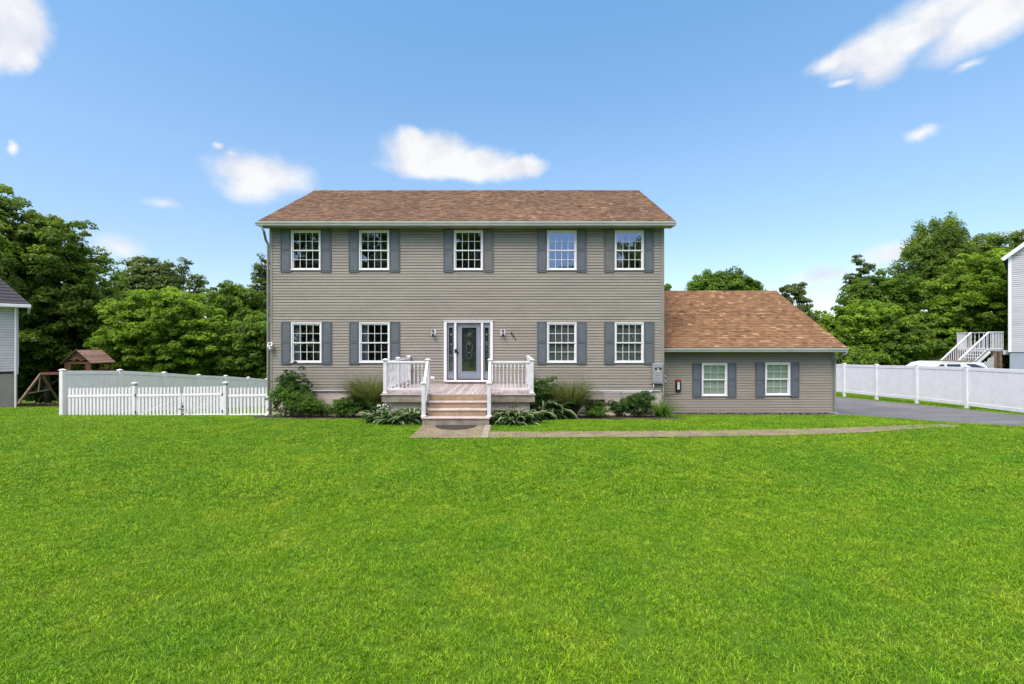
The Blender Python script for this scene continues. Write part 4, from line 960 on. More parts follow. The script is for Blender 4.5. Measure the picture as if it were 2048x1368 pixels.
def crown_points(blobs, K, hollow=.35):
    vol = np.array([b[3]*b[4]*b[5] for b in blobs])**.75; idx = RNG.choice(len(blobs), K, p=vol/vol.sum())
    B = np.array(blobs)[idx]; d = nrm(RNG.normal(size=(K, 3))); r = hollow+(1-hollow)*RNG.random((K, 1))**.55
    lump = 1+.13*np.sin(d[:, :1]*5+B[:, :1])+.10*np.sin(d[:, 2:]*7+B[:, 1:2]*2)
    return B[:, :3]+d*r*B[:, 3:6]*lump
def tree(name, label, Y, ell, mt, group, K=150, nl=130, rc=.75, flat=.85, L=.24, Wd=.13, depth=None, trunk_px=None, sparse=0, seed=None, base=None, leafdrop=0, cat='tree'):
    """ell: list of (px cx, cy, rx, ry) in photo pixels at distance Y"""
    s = Y/F; blobs = []
    for e in ell:
        cx, cy, rx, ry = e[:4]; dy = e[4] if len(e) > 4 else 0
        blobs.append(((cx-CX)*s, Y+dy, H+(CY-cy)*s, rx*s, (depth or min(rx, ry)*s), ry*s))
    tx = (trunk_px-CX)*s if trunk_px else blobs[0][0]
    gb_ = gz(tx, Y) if base is None else base
    root = thing(name, label, cat, (tx, Y, gb_), 0, group); org = np.array([tx, Y, gb_])
    K = int(K*1.75); nl = int(nl*.66); rc = rc*.68; cc = crown_points(blobs, K)-org
    cc = cc[cc[:, 2] > .1]
    rcs = rc*RNG.uniform(.55, 1.25, len(cc))
    tb = np.clip(RNG.normal(.45, .22, len(cc)), 0, 1)
    V, t = clump_leaves(cc, rcs, nl, flat, L, Wd, tb)
    quads('crown', V, t, mt, root)
    # trunk and limbs
    top = max(b[2] for b in blobs)-gb_; mb = MB(); hgt = top*.92; r0 = max(.08, hgt*.022)
    wob = [(random.uniform(-.02, .02)*hgt*i/6, random.uniform(-.02, .02)*hgt*i/6) for i in range(7)]
    tp = [Vector((wob[i][0], wob[i][1], -.3+(hgt+.3)*i/6)) for i in range(7)]
    mb.tube(tp, [r0*(1-.13*i) for i in range(7)], 8)
    sel = RNG.choice(len(cc), min(len(cc), 38 if sparse else 22), replace=False)
    for j in sel:
        q = Vector(cc[j]); f = min(.9, max(.12, (q.z/hgt)*.62)); k = f*6; i0 = int(k); a = tp[i0].lerp(tp[min(i0+1, 6)], k-i0)
        mid = a.lerp(q, .5)+Vector((0, 0, .12*(q-a).length)); rr = r0*.42*(1-f*.6)
        mb.tube([a, mid, q], [rr, rr*.6, rr*.2], 5, caps=False)
    mb.build('trunk', M['bark'], root)
    return root
LD, LM, LB, LG = M['leaf_dark'], M['leaf_mid'], M['leaf_bright'], M['leaf_grey']
GL, GR_ = 'trees behind the left side yard', 'trees behind the right fence'
tree('broadleaf_tree', 'tallest dark tree rising above the grey neighbouring house at the left edge', 31, [(-60, 470, 115, 120), (20, 540, 105, 120), (-30, 640, 150, 110), (10, 400, 22, 34), (-20, 430, 40, 50)], LD, GL, 330, 130, .9, L=.28, Wd=.15)
tree('broadleaf_tree', 'big dark spreading tree whose crown steps down behind the playhouse', 33, [(95, 520, 78, 90), (130, 600, 75, 100), (60, 680, 80, 90), (150, 670, 60, 80)], LD, GL, 330, 130, .85, L=.27, Wd=.14)
tree('broadleaf_tree', 'dark narrow tree filling the gap between the big dark tree and the bright round tree', 36, [(185, 590, 42, 70), (205, 650, 50, 80), (190, 710, 60, 60)], LM, GL, 150, 130, .8)
tree('round_tree', 'bright yellow green rounded tree behind the long white fence', 33, [(330, 650, 85, 72), (265, 680, 62, 72), (395, 672, 60, 74), (330, 705, 118, 50), (350, 610, 45, 34), (300, 620, 50, 36)], LB, GL, 400, 120, .62, .8, .24, .13)
tree('broadleaf_tree', 'open crowned tall tree with layered top behind the bright round tree', 44, [(285, 560, 58, 38), (270, 600, 70, 40), (320, 575, 38, 30), (290, 535, 34, 18)], LG, GL, 120, 110, .95, .8, .3, .16, sparse=1)
tree('sparse_tree', 'thin half bare tree with scattered tufts left of the brightest tree top', 46, [(350, 552, 26, 26), (385, 575, 34, 24), (368, 530, 12, 14)], LG, GL, 42, 70, .65, .8, .26, .13, sparse=1, trunk_px=362)
tree('broadleaf_tree', 'mid green tree with an even top between the bright round tree and the house', 40, [(455, 610, 48, 45), (475, 660, 60, 70), (430, 640, 40, 50), (500, 600, 28, 22)], LM, GL, 210, 120, .75)
tree('sparse_tree', 'tall airy tree against the sky touching the left edge of the house', 42, [(528, 532, 12, 18), (522, 556, 20, 24), (532, 590, 28, 36), (512, 620, 20, 40), (505, 575, 10, 12)], LG, GL, 110, 55, .48, .8, .22, .11, sparse=1, trunk_px=530)
tree('leafy_shrub', 'green leafy thicket just left of the house corner above the white fence', 34, [(505, 690, 45, 60), (545, 700, 40, 70), (470, 715, 50, 40)], LM, GL, 190, 120, .62, L=.22, Wd=.12, cat='shrub')
tree('leafy_shrub', 'dark undergrowth shrub behind the swing frame and the playhouse', 34.5, [(40, 750, 60, 60), (100, 755, 60, 52), (165, 750, 50, 45), (230, 750, 60, 45), (60, 785, 60, 22), (110, 785, 50, 22)], LD, GL, 330, 120, .62, L=.22, Wd=.12, cat='shrub')
tree('leafy_shrub', 'low dark shrub filling the foot of the bright round tree', 35.5, [(300, 745, 60, 45), (380, 745, 60, 45), (450, 750, 50, 45), (310, 670, 70, 60), (520, 755, 50, 40)], LD, GL, 330, 120, .6, L=.22, Wd=.12, cat='shrub')
# right
tree('broadleaf_tree', 'tree crown showing above the ridge of the one storey wing', 40, [(1440, 590, 68, 40), (1405, 570, 28, 22), (1450, 560, 40, 22), (1490, 580, 30, 22)], LM, GR_, 150, 110, .75, sparse=1)
tree('sapling', 'small tuft of a young tree beside the main house corner above the wing roof', 40, [(1336, 583, 12, 14), (1330, 600, 16, 20)], LM, GR_, 16, 90, .5, cat='tree')
tree('sparse_tree', 'slim upright tree left of its twin beyond the sloping end of the wing roof', 38, [(1573, 590, 15, 22), (1565, 615, 18, 25), (1580, 640, 22, 30)], LG, GR_, 42, 110, .48, .8, .2, .11, trunk_px=1574, sparse=1)
tree('sparse_tree', 'slim upright tree right of its twin beyond the sloping end of the wing roof', 38, [(1597, 585, 12, 20), (1600, 612, 16, 22), (1612, 640, 20, 22)], LG, GR_, 42, 110, .48, .8, .2, .11, trunk_px=1602, sparse=1)
tree('sparse_tree', 'spiky tall tree with bare twigs left of the tallest right hand tree', 44, [(1716, 522, 8, 20), (1735, 538, 8, 12), (1700, 556, 10, 10), (1722, 548, 14, 14), (1714, 568, 24, 12), (1694, 578, 9, 8), (1722, 590, 34, 14), (1690, 602, 20, 10), (1725, 620, 44, 26)], LG, GR_, 120, 75, .5, .8, .24, .12, trunk_px=1722, sparse=1)
tree('broadleaf_tree', 'tallest bushy tree with a twin peaked top behind the right fence', 42, [(1868, 500, 50, 48), (1900, 530, 45, 55), (1840, 545, 42, 55), (1895, 470, 26, 26), (1850, 474, 16, 34), (1908, 466, 15, 30), (1826, 530, 14, 30), (1870, 620, 75, 80)], M['leaf_feather'], GR_, 400, 130, .7, 1.7, L=.26, Wd=.09)
tree('broadleaf_tree', 'dark flat topped tree behind the tallest right hand tree', 50, [(1970, 495, 48, 26), (1955, 530, 60, 40), (2005, 510, 40, 24)], LD, GR_, 130, 120, .95)
tree('broadleaf_tree', 'dark tree top showing over the roof of the right neighbouring house', 52, [(2048, 480, 24, 26), (2075, 500, 50, 40)], LD, GR_, 60, 120, .9)
tree('round_tree', 'bright spreading tree beside the right neighbouring house and its deck', 36, [(1960, 570, 62, 62), (1920, 620, 62, 62), (1985, 640, 45, 80), (1880, 680, 50, 50), (1950, 690, 60, 50), (1990, 540, 35, 35)], LB, GR_, 420, 120, .68, .8, .26, .13)
tree('broadleaf_tree', 'bushy tree with a rounded top right of the spiky tree', 38, [(1770, 580, 55, 36), (1735, 620, 55, 45), (1800, 600, 45, 40), (1775, 650, 70, 50)], LM, GR_, 260, 120, .7)
tree('round_tree', 'wide green tree right beside the end of the wing roof', 34, [(1705, 650, 45, 45), (1760, 660, 60, 50), (1720, 695, 65, 40), (1680, 680, 30, 40)], LB, GR_, 280, 120, .6, L=.22, Wd=.12)
tree('leafy_shrub', 'mid green thicket behind the fence panels left of the white truck', 32.5, [(1810, 690, 50, 45), (1850, 710, 45, 30), (1770, 715, 45, 25), (1700, 720, 40, 22)], LM, GR_, 220, 120, .52, L=.2, Wd=.11, cat='shrub')
tree('leafy_shrub', 'dark shrub in the shade below the neighbour\'s deck stair', 36, [(1940, 710, 60, 35), (2000, 715, 50, 40)], LD, GR_, 110, 120, .6, cat='shrub')
# far edge of the woods beyond the back lawn
K = 900; fx = RNG.uniform(-190, 190, K); fy = 118+RNG.uniform(-6, 6, K); fg = ground(fx, fy)
fz = fg+1+RNG.random(K)**.8*(9.5+1.6*np.sin(fx*.11)+1.2*np.sin(fx*.37))
V, tt = clump_leaves(np.stack([fx, fy, fz], 1), RNG.uniform(1.6, 3.2, K), 60, .8, 1.1, .6, np.clip(RNG.normal(.4, .2, K), 0, 1))
tag(quads('woods', V, tt, M['leaf_mid'], None), 'far edge of green woods beyond the back lawns', 'woods', kind='stuff')
# trees across the street, seen in the window reflections
def street_tree(x, y, w, h, lab, mt):
    rt = tree('broadleaf_tree', lab, 40, [(1024, 684-(h*.66-2.3)*F/40, w*F/40, h*.35*F/40), (1024, 684-(h*.38-2.3)*F/40, w*1.1*F/40, h*.3*F/40), (1024, 684-(1.6-2.3)*F/40, w*1.1*F/40, 2.2*F/40), (1024, 684-(1.6-2.3)*F/40, w*.9*F/40, 2.0*F/40)], mt, 'trees across the street', 420, 110, 1.1, .8, .45, .25, base=0)
    rt.location = (x, y, 0)
for a in ((-27, -27, 7.5, 21, 'tree across the street mirrored in the leftmost upper window'), (-15, -25, 7.0, 20, 'tree across the street mirrored in the second upper window'), (-4.5, -26, 6.4, 20, 'tree across the street mirrored in the window over the door'), (18.5, -26, 5.6, 17, 'tree across the street mirrored in the rightmost upper window'), (9, -36, 7.5, 14, 'lower tree across the street mirrored under the blue sky'), (29, -28, 8, 12, 'tree across the street mirrored in the wing windows')):
    street_tree(*a, LM)

for x, lab in ((-21, 'low thicket across the street left of the second mirrored tree'), (-10, 'low thicket across the street mirrored between the upper windows'), (2, 'low thicket across the street mirrored in the door glass'), (13, 'low thicket across the street mirrored right of the door'), (23, 'low thicket across the street mirrored left of the wing windows')):
    rt = tree('leafy_shrub', lab, 40, [(1024, 684-(3.4-2.3)*F/40, 5.5*F/40, 3.6*F/40), (1024, 684-(1.2-2.3)*F/40, 5.5*F/40, 1.8*F/40)], LM, 'trees across the street', 200, 110, 1.1, .8, .45, .25, base=0, cat='shrub'); rt.location = (x, -31, 0)

# ------------------------------------------------------------------ bed plants
def bush(name, label, x, y, rx, ry, h, mt, n=1500, L=.07, Wd=.035, group='plants in the bed along the house', K=None, low=.12, flat=.75, flowers=None, cat='shrub', nf=40):
    z = gz(x, y); t = thing(name, label, cat, (x, y, z), 0, group)
    K = K or max(14, n//45); blobs = [(0, 0, h*.5, rx*.82, ry*.82, h*.45)]
    for _ in range(4): blobs.append((random.uniform(-.5, .5)*rx, random.uniform(-.4, .4)*ry, h*random.uniform(.25, .62), rx*.5, ry*.5, h*.3))
    cc = crown_points(blobs, K); cc[:, 2] = np.maximum(cc[:, 2], .03)
    V, tt = clump_leaves(cc, np.full(K, min(rx, h)*.24)*RNG.uniform(.6, 1.3, K), max(8, n//K), flat, L, Wd, np.clip(RNG.normal(.5, .25, K), 0, 1))
    quads('foliage', V, tt, mt, t)
    mb = MB()
    for j in range(min(14, K)):
        q = Vector(cc[j]); mb.tube([(q.x*.15, q.y*.15, -.03), (q.x*.5, q.y*.5, q.z*.55), q], [.009, .007, .003], 4, caps=False)
    mb.build('stem', M['twig'], t)
    if flowers:
        c2 = cc[RNG.choice(K, nf)]+RNG.normal(0, .05, (nf, 3)); c2[:, 2] += h*.12
        V = leaves(np.repeat(c2, 3, 0)+RNG.normal(0, .012, (nf*3, 3)), nrm(RNG.normal(size=(nf*3, 3))+np.array([0, -.5, 1])), .045, .035); quads('blossom', V, np.full(nf*3, .5), flowers, t)
    return t
def arc_blades(n, L, w, spread, droop, seg=5, jitter=.05, base_r=.08):
    """arching strap leaves from a common base"""
    V = []; T = []; I = []
    for i in range(n):
        a = random.uniform(0, 2*math.pi); el = random.uniform(*spread); l = L*random.uniform(.65, 1.1); ww = w*random.uniform(.7, 1.2); br = base_r*math.sqrt(random.random())
        p = Vector((br*math.cos(a), br*math.sin(a), 0)); ang = el; side = Vector((-math.sin(a), math.cos(a), 0)); t = random.random(); prev = None
        for k in range(seg+1):
            f = k/seg; wd = ww*(.5+1.3*f)*(1-f)**.6 if f < 1 else 0; wd = ww*max(.02, math.sin(math.pi*min(.97, .12+.85*f)))
            cur = (p-side*wd/2, p+side*wd/2)
            if prev: V += [prev[0], prev[1], cur[1], cur[0]]; T.append(t+.15*f); I.append(0)
            prev = cur; d = Vector((math.cos(a)*math.cos(ang), math.sin(a)*math.cos(ang), math.sin(ang))); p = p+d*l/seg; ang -= droop/seg*random.uniform(.7, 1.3)
    return np.array([tuple(v) for v in V]), np.array(T), np.array(I)
def grass_clump(name, label, x, y, n, L, w, mt, spread=(1.0, 1.5), droop=.9, br=.12, cat='plant', seg=6):
    t = thing(name, label, cat, (x, y, gz(x, y)), 0, 'plants in the bed along the house')
    V, T, I = arc_blades(n, L, w, spread, droop, seg, base_r=br); quads('foliage', V, T, mt, t); return t
def hosta(label, x, y, n, L, cream=True, name='hosta'):
    t = thing(name, label, 'plant', (x, y, gz(x, y)), 0, 'plants in the bed along the house'); V = []; T = []; I = []
    for i in range(n):
        a = random.uniform(0, 2*math.pi); l = L*random.uniform(.6, 1.1); w = l*random.uniform(.2, .3); ang = random.uniform(.55, 1.5); side = Vector((-math.sin(a), math.cos(a), 0)); tt = random.random()
        rr = random.uniform(.0, .35); p = Vector((rr*math.cos(a*3), rr*math.sin(a*3), random.uniform(0, .08))); prev = None; seg = 6
        for k in range(seg+1):
            f = k/seg; wd = w*(.06 if f < .3 else math.sin(math.pi*min(1, (f-.25)/.75))**.8+.03); up = Vector((0, 0, 1)); fold = wd*.25
            cur = [p-side*wd/2+up*fold, p-side*wd*.33+up*fold*.6, p, p+side*wd*.33+up*fold*.6, p+side*wd/2+up*fold]
            if prev:
                for q in range(4): V += [prev[q], prev[q+1], cur[q+1], cur[q]]; T.append(tt); I.append(1 if (cream and q in (0, 3) and f > .35 and i % 3) else 0)
            prev = cur; d = Vector((math.cos(a)*math.cos(ang), math.sin(a)*math.cos(ang), math.sin(ang))); p = p+d*l/seg; ang -= .34
    quads('foliage', np.array([tuple(v) for v in V]), np.array(T), [M['leaf_hosta'], M['leaf_cream']], t, np.array(I)); return t
SH, SHB = M['leaf_shrub'], M['leaf_shrub_b']
bush('tall_shrub', 'tall dark leafy shrub against the siding near the left house corner', PX(590, 16.0), 15.95, .72, .42, 1.75, SH, 6200, .085, .04)
mbx = bush('tall_shrub', 'narrow dark top shoot shrub under the leftmost lower window', PX(583, 16.2), 16.2, .30, .25, 2.0, SH, 1700, .085, .04)
bush('leafy_shrub', 'light green leafy shrub at the left house corner in front of the taller dark one', PX(568, 15.4), 15.35, .55, .5, 1.1, SHB, 3600, .06, .035)
bush('leafy_shrub', 'bright green bushy shrub right of the house corner at the lawn edge', PX(607, 15.2), 15.1, .6, .5, .95, SHB, 3800, .06, .035)
bush('flowering_shrub', 'leafy shrub with dull red flower heads beside the left corner shrubs', PX(622, 15.7), 15.7, .25, .25, .85, SH, 700, .06, .035, flowers=M['blossom_red'], nf=10)
bush('low_plant', 'low green weedy plant on the bed below the left basement window', PX(652, 15.3), 15.3, .75, .6, .62, SHB, 3800, .06, .025, cat='plant')
bush('low_plant', 'low green weedy plant between the weeds and the round bush', PX(682, 15.2), 15.2, .6, .55, .68, SHB, 3400, .06, .025, cat='plant')
bush('round_bush', 'rounded green bush left of the ornamental grass', PX(712, 15.0), 14.9, .52, .46, .8, SHB, 3200, .06, .03)
bush('low_plant', 'leafy low plant between the round bush and the hosta left of the steps', PX(752, 14.6), 14.5, .55, .45, .62, SH, 2600, .06, .03, cat='plant')
grass_clump('ornamental_grass', 'tall feathery ornamental grass left of the porch', PX(742, 15.5), 15.4, 1900, 1.75, .012, M['leaf_plume'], (1.05, 1.5), .95, .14)
bush('flowering_plant', 'loose plant with tiny white flowers under the left porch railing', PX(782, 13.9), 13.25, .42, .2, .62, SH, 500, .04, .02, flowers=M['blossom_white'], nf=70, cat='plant')
for i, (a, yy, lab) in enumerate(((765, 13.35, 'leftmost variegated hosta at the lawn edge left of the porch'), (788, 13.1, 'second variegated hosta left of the steps'), (802, 12.95, 'third variegated hosta left of the steps'), (822, 13.0, 'variegated hosta touching the left side of the steps'))):
    hosta(lab, PX(a, yy), yy, 150, .56)
for i, (a, yy, lab) in enumerate(((1010, 13.0, 'variegated hosta touching the right side of the steps'), (1024, 12.9, 'middle variegated hosta right of the steps'), (1048, 12.95, 'variegated hosta under the right corner of the porch'))):
    hosta(lab, PX(a, yy), yy, 150, .56)
bush('flowering_plant', 'thin stemmed plant with orange red flowers in front of the right porch slab', PX(1022, 13.2), 13.25, .4, .15, .72, SH, 420, .05, .02, flowers=M['blossom_red'], nf=12, cat='plant')
bush('leafy_shrub', 'bright green shrub right behind the porch corner', PX(1092, 15.9), 15.9, .62, .42, 1.6, SHB, 4600, .07, .04)
bush('leafy_shrub', 'dark green shrub crowding the right side of the porch', PX(1078, 15.0), 15.0, .5, .42, 1.15, SH, 3000, .07, .04)
hosta('tall variegated plant in front of the bright shrub right of the porch', PX(1100, 14.7), 14.7, 170, .95, name='variegated_plant')
hosta('low variegated plant at the mulch edge right of the porch', PX(1088, 14.4), 14.35, 110, .6, name='variegated_plant')
grass_clump('ornamental_grass', 'tall feathery ornamental grass right of the porch with straw coloured base', PX(1142, 15.3), 15.3, 1500, 1.6, .012, M['leaf_plume'], (1.0, 1.5), 1.0, .14)
grass_clump('dry_grass', 'straw coloured drooping stems in front of the right ornamental grass', PX(1147, 15.0), 15.0, 120, .7, .008, M['leaf_straw'], (.8, 1.35), 1.5, .12)
bush('low_plant', 'low green plant under the right basement window', PX(1185, 15.4), 15.4, .55, .45, .58, SHB, 2600, .055, .03, cat='plant')
bush('low_plant', 'bright green clump at the lawn edge before the right basement window', PX(1195, 14.8), 14.7, .6, .35, .36, SHB, 2400, .05, .025, cat='plant')
bush('low_plant', 'reddish green leafy plant left of the big dark sedum', PX(1235, 15.4), 15.4, .5, .42, .6, SH, 2400, .06, .03, cat='plant', flowers=M['blossom_red'], nf=14)
bush('sedum', 'large dark green rosette bush below the grey electrical box', PX(1277, 15.3), 15.3, .66, .5, .9, SH, 5200, .10, .03, flowers=M['bark'], nf=24, cat='plant')
grass_clump('daylily', 'arching strap leaved daylily at the corner between house and wing', PX(1322, 15.7), 15.7, 300, .95, .022, SHB, (.7, 1.45), 1.7, .2)
# stones along the wing
random.seed(5)
mb = MB(); M['stone'] = mat('edging_stone', (.20, .15, .13), (.10, .08, .07), 20, .9, .5, 60)
for i in range(70):
    x = 5.8+i*.094+random.uniform(-.02, .02); y = 17.28+random.uniform(-.1, .08); z = gz(x, y)
    mb.box(-.04, .04, -.03, .03, -.02, .035, 0, Matrix.Translation((x, y, z+.02)) @ Matrix.Rotation(random.random()*3, 4, 'Z') @ Matrix.Rotation(random.uniform(-.4, .4), 4, 'X') @ Matrix.Scale(random.uniform(.7, 1.4), 4), bev=.012)
tag(mb.build('gravel', M['stone']), 'row of small brown stones along the base of the wing wall', 'gravel', kind='stuff')

# ------------------------------------------------------------------ lawn grass
patches = bpy.data.collections.new('grass_patches')
def patch(i, n, rad, hgt, w):
    nt_ = max(8, n//5); ti = RNG.integers(0, nt_, n); ta = RNG.uniform(0, 2*np.pi, nt_); tr_ = rad*np.sqrt(RNG.random(nt_))*RNG.uniform(.85, 1.12, nt_)
    ox, oy = RNG.normal(0, .015*hgt/.042, n)*(1+w*90), RNG.normal(0, .015*hgt/.042, n)*(1+w*90)
    bx, by = tr_[ti]*np.cos(ta[ti])+ox, tr_[ti]*np.sin(ta[ti])+oy
    th_ = RNG.uniform(.6, 1.25, nt_)[ti]; tt_ = RNG.normal(.46, .24, nt_)[ti]
    h = hgt*RNG.uniform(.5, 1.15, n)*th_; ww = w*RNG.uniform(.6, 1.3, n)
    th = RNG.uniform(0, 2*np.pi, n); ln = RNG.uniform(.3, 1.2, n)*h; ba = np.arctan2(oy, ox)+RNG.normal(0, .6, n)
    b = np.stack([bx, by, np.full(n, -.008)], 1); s = np.stack([np.cos(th), np.sin(th), np.zeros(n)], 1)*ww[:, None]/2
    dr = np.stack([np.cos(ba), np.sin(ba), np.zeros(n)], 1); m1 = b+dr*(ln*.35)[:, None]+np.array([0, 0, 1])*(h*.6)[:, None]; tp = b+dr*ln[:, None]+np.array([0, 0, 1])*h[:, None]
    V = np.stack([b-s, b+s, m1+s*.8, m1-s*.8, m1-s*.8, m1+s*.8, tp+s*.12, tp-s*.12], 1).reshape(-1, 3)
    t = np.clip(tt_+RNG.normal(0, .12, n), 0, .9); t[RNG.random(n) < .022] = 1
    o = quads('grass_patch.%03d' % i, V, np.repeat(t, 2), M['blade'], None)
    COL.objects.unlink(o); patches.objects.link(o)
for i in range(9):
    lod = i//3
    if lod == 0: patch(i, 1150, .27, .034, .0056)
    elif lod == 1: patch(i, 640, .27, .038, .010)
    else: patch(i, 420, .42, .045, .016)
pts = []; rot = []; scl = []; idx = []
def ok(x, y):
    o = ~in_path(x, y) & ~in_drive(x, y) & ~in_bed(x, y)
    o &= ~((x > -3.0+.45) & (x < -.55) & (y > 12.4) & (y < 14)); o &= ~((x > HX0-.0) & (x < HX1) & (y > 16.4) & (y < 25)); o &= ~((x > HX1) & (x < GX1+.1) & (y > 17.2) & (y < 26))
    o &= ~((x < NX+.05) & (y > 19.75) & (x+y < -1.4)); o &= ~((x-NX < (y-NYY)-.05) & (x < NX)); o &= ~(x > 36)
    return o
def scatter(y0, y1, sp, lod, xm=1.22):
    y = y0
    while y < y1:
        w = xm*y+1.5; xs = np.arange(-w, w, sp)+RNG.uniform(-sp*.45, sp*.45, len(np.arange(-w, w, sp))); yy = y+RNG.uniform(-sp*.45, sp*.45, len(xs))
        k = ok(xs, yy)
        for a, b in zip(xs[k], yy[k]):
            e = .1; gxx = (gz(a+e, b)-gz(a-e, b))/(2*e); gyy = (gz(a, b+e)-gz(a, b-e))/(2*e)
            n = Vector((-gxx, -gyy, 1)).normalized(); q = Vector((0, 0, 1)).rotation_difference(n) @ Quaternion((0, 0, 1), random.random()*6.283)
            pts.append((a, b, gz(a, b))); rot.append(tuple(q.to_euler())); scl.append(random.uniform(.85, 1.2)); idx.append(lod*3+random.randrange(3))
        y += sp
scatter(2.4, 6.5, .28, 0); scatter(6.5, 13.0, .30, 1); scatter(13.0, 18, .32, 1, 1.25); scatter(18, 34, .62, 2, 1.2)
me = bpy.data.meshes.new('lawn_grass'); me.vertices.add(len(pts)); me.vertices.foreach_set('co', np.array(pts, np.float32).ravel())
at = me.attributes.new('rot', 'FLOAT_VECTOR', 'POINT'); at.data.foreach_set('vector', np.array(rot, np.float32).ravel())
at = me.attributes.new('scl', 'FLOAT', 'POINT'); at.data.foreach_set('value', np.array(scl, np.float32))
at = me.attributes.new('idx', 'INT', 'POINT'); at.data.foreach_set('value', np.array(idx, np.int32))
me.update(); go = bpy.data.objects.new('lawn_grass', me); COL.objects.link(go); tag(go, 'bright green mown lawn covering the whole front yard', 'grass', kind='stuff')
ng = bpy.data.node_groups.new('lawn_scatter', 'GeometryNodeTree')
ng.interface.new_socket(name='Geometry', in_out='INPUT', socket_type='NodeSocketGeometry'); ng.interface.new_socket(name='Geometry', in_out='OUTPUT', socket_type='NodeSocketGeometry')
gi = ng.nodes.new('NodeGroupInput'); gout = ng.nodes.new('NodeGroupOutput'); ip = ng.nodes.new('GeometryNodeInstanceOnPoints'); ci = ng.nodes.new('GeometryNodeCollectionInfo')
ci.inputs['Collection'].default_value = patches; ci.inputs['Separate Children'].default_value = True; ci.inputs['Reset Children'].default_value = True
def na(n, dt): q = ng.nodes.new('GeometryNodeInputNamedAttribute'); q.data_type = dt; q.inputs['Name'].default_value = n; return q.outputs['Attribute']
ng.links.new(gi.outputs[0], ip.inputs['Points']); ng.links.new(ci.outputs[0], ip.inputs['Instance']); ip.inputs['Pick Instance'].default_value = True
ng.links.new(na('idx', 'INT'), ip.inputs['Instance Index']); ng.links.new(na('rot', 'FLOAT_VECTOR'), ip.inputs['Rotation']); ng.links.new(na('scl', 'FLOAT'), ip.inputs['Scale'])
ng.links.new(ip.outputs[0], gout.inputs[0]); md = go.modifiers.new('scatter', 'NODES'); md.node_group = ng
print('grass points', len(pts))

# ------------------------------------------------------------------ sky, sun, camera
SUN_EL, SUN_AZ = R(55), R(-148)      # azimuth from +Y clockwise (negative = to the left)
w = bpy.data.worlds.new('World'); scn.world = w; w.use_nodes = True; nt = w.node_tree; bg = nt.nodes['Background']
sky = N(nt, 'ShaderNodeTexSky', sky_type='NISHITA'); sky.sun_disc = False; sky.sun_elevation = SUN_EL; sky.sun_rotation = SUN_AZ; sky.altitude = 200; sky.air_density = 1.0; sky.dust_density = .3; sky.ozone_density = 1.6
tc = N(nt, 'ShaderNodeTexCoord'); sp = N(nt, 'ShaderNodeSeparateXYZ'); nt.links.new(tc.outputs['Generated'], sp.inputs[0])
def mth(op, a, b=None, c=None, clamp=False):
    n = N(nt, 'ShaderNodeMath', operation=op); n.use_clamp = clamp
    for i, v in enumerate((a, b, c)):
        if v is None: continue
        if hasattr(v, 'is_output'): nt.links.new(v, n.inputs[i])
        else: n.inputs[i].default_value = v
    return n.outputs[0]
az = mth('ARCTAN2', sp.outputs[0], sp.outputs[1]); el = mth('ARCSINE', sp.outputs[2])
cb = N(nt, 'ShaderNodeCombineXYZ'); nt.links.new(az, cb.inputs[0]); nt.links.new(el, cb.inputs[1])
def wnoise(scale, detail, rough=.55, src=None, off=(0, 0, 0)):
    n = N(nt, 'ShaderNodeTexNoise'); n.inputs['Scale'].default_value = scale; n.inputs['Detail'].default_value = detail; n.inputs['Roughness'].default_value = rough
    mp = N(nt, 'ShaderNodeMapping'); mp.inputs['Location'].default_value = off; nt.links.new(src or cb.outputs[0], mp.inputs[0]); nt.links.new(mp.outputs[0], n.inputs['Vector']); return n
n1 = wnoise(9, 6, .6); n2 = wnoise(22, 9, .66, off=(3, 1, 0))
vs = N(nt, 'ShaderNodeVectorMath', operation='SUBTRACT'); nt.links.new(n1.outputs['Color'], vs.inputs[0]); vs.inputs[1].default_value = (.5, .5, .5)
vm = N(nt, 'ShaderNodeVectorMath', operation='MULTIPLY'); nt.links.new(vs.outputs[0], vm.inputs[0]); vm.inputs[1].default_value = (.06, .045, 0)
va = N(nt, 'ShaderNodeVectorMath', operation='ADD'); nt.links.new(cb.outputs[0], va.inputs[0]); nt.links.new(vm.outputs[0], va.inputs[1])
def ae(x, y): return math.atan((x-CX)/F), math.atan((CY-y)/math.hypot(F, x-CX))
def cloud(x, y, rx, ry, rotd=0, soft=1.0):
    a, e = ae(x, y); k = math.cos(a)**2; 
    mp = N(nt, 'ShaderNodeMapping', vector_type='TEXTURE'); mp.inputs['Location'].default_value = (a, e, 0); mp.inputs['Rotation'].default_value = (0, 0, R(rotd)); mp.inputs['Scale'].default_value = (rx/F*k, ry/F*math.cos(a)*math.cos(e)**2, 1)
    nt.links.new(va.outputs[0], mp.inputs[0]); ln = N(nt, 'ShaderNodeVectorMath', operation='LENGTH'); nt.links.new(mp.outputs[0], ln.inputs[0])
    return mth('MULTIPLY', mth('SUBTRACT', 1.0, ln.outputs['Value']), soft)
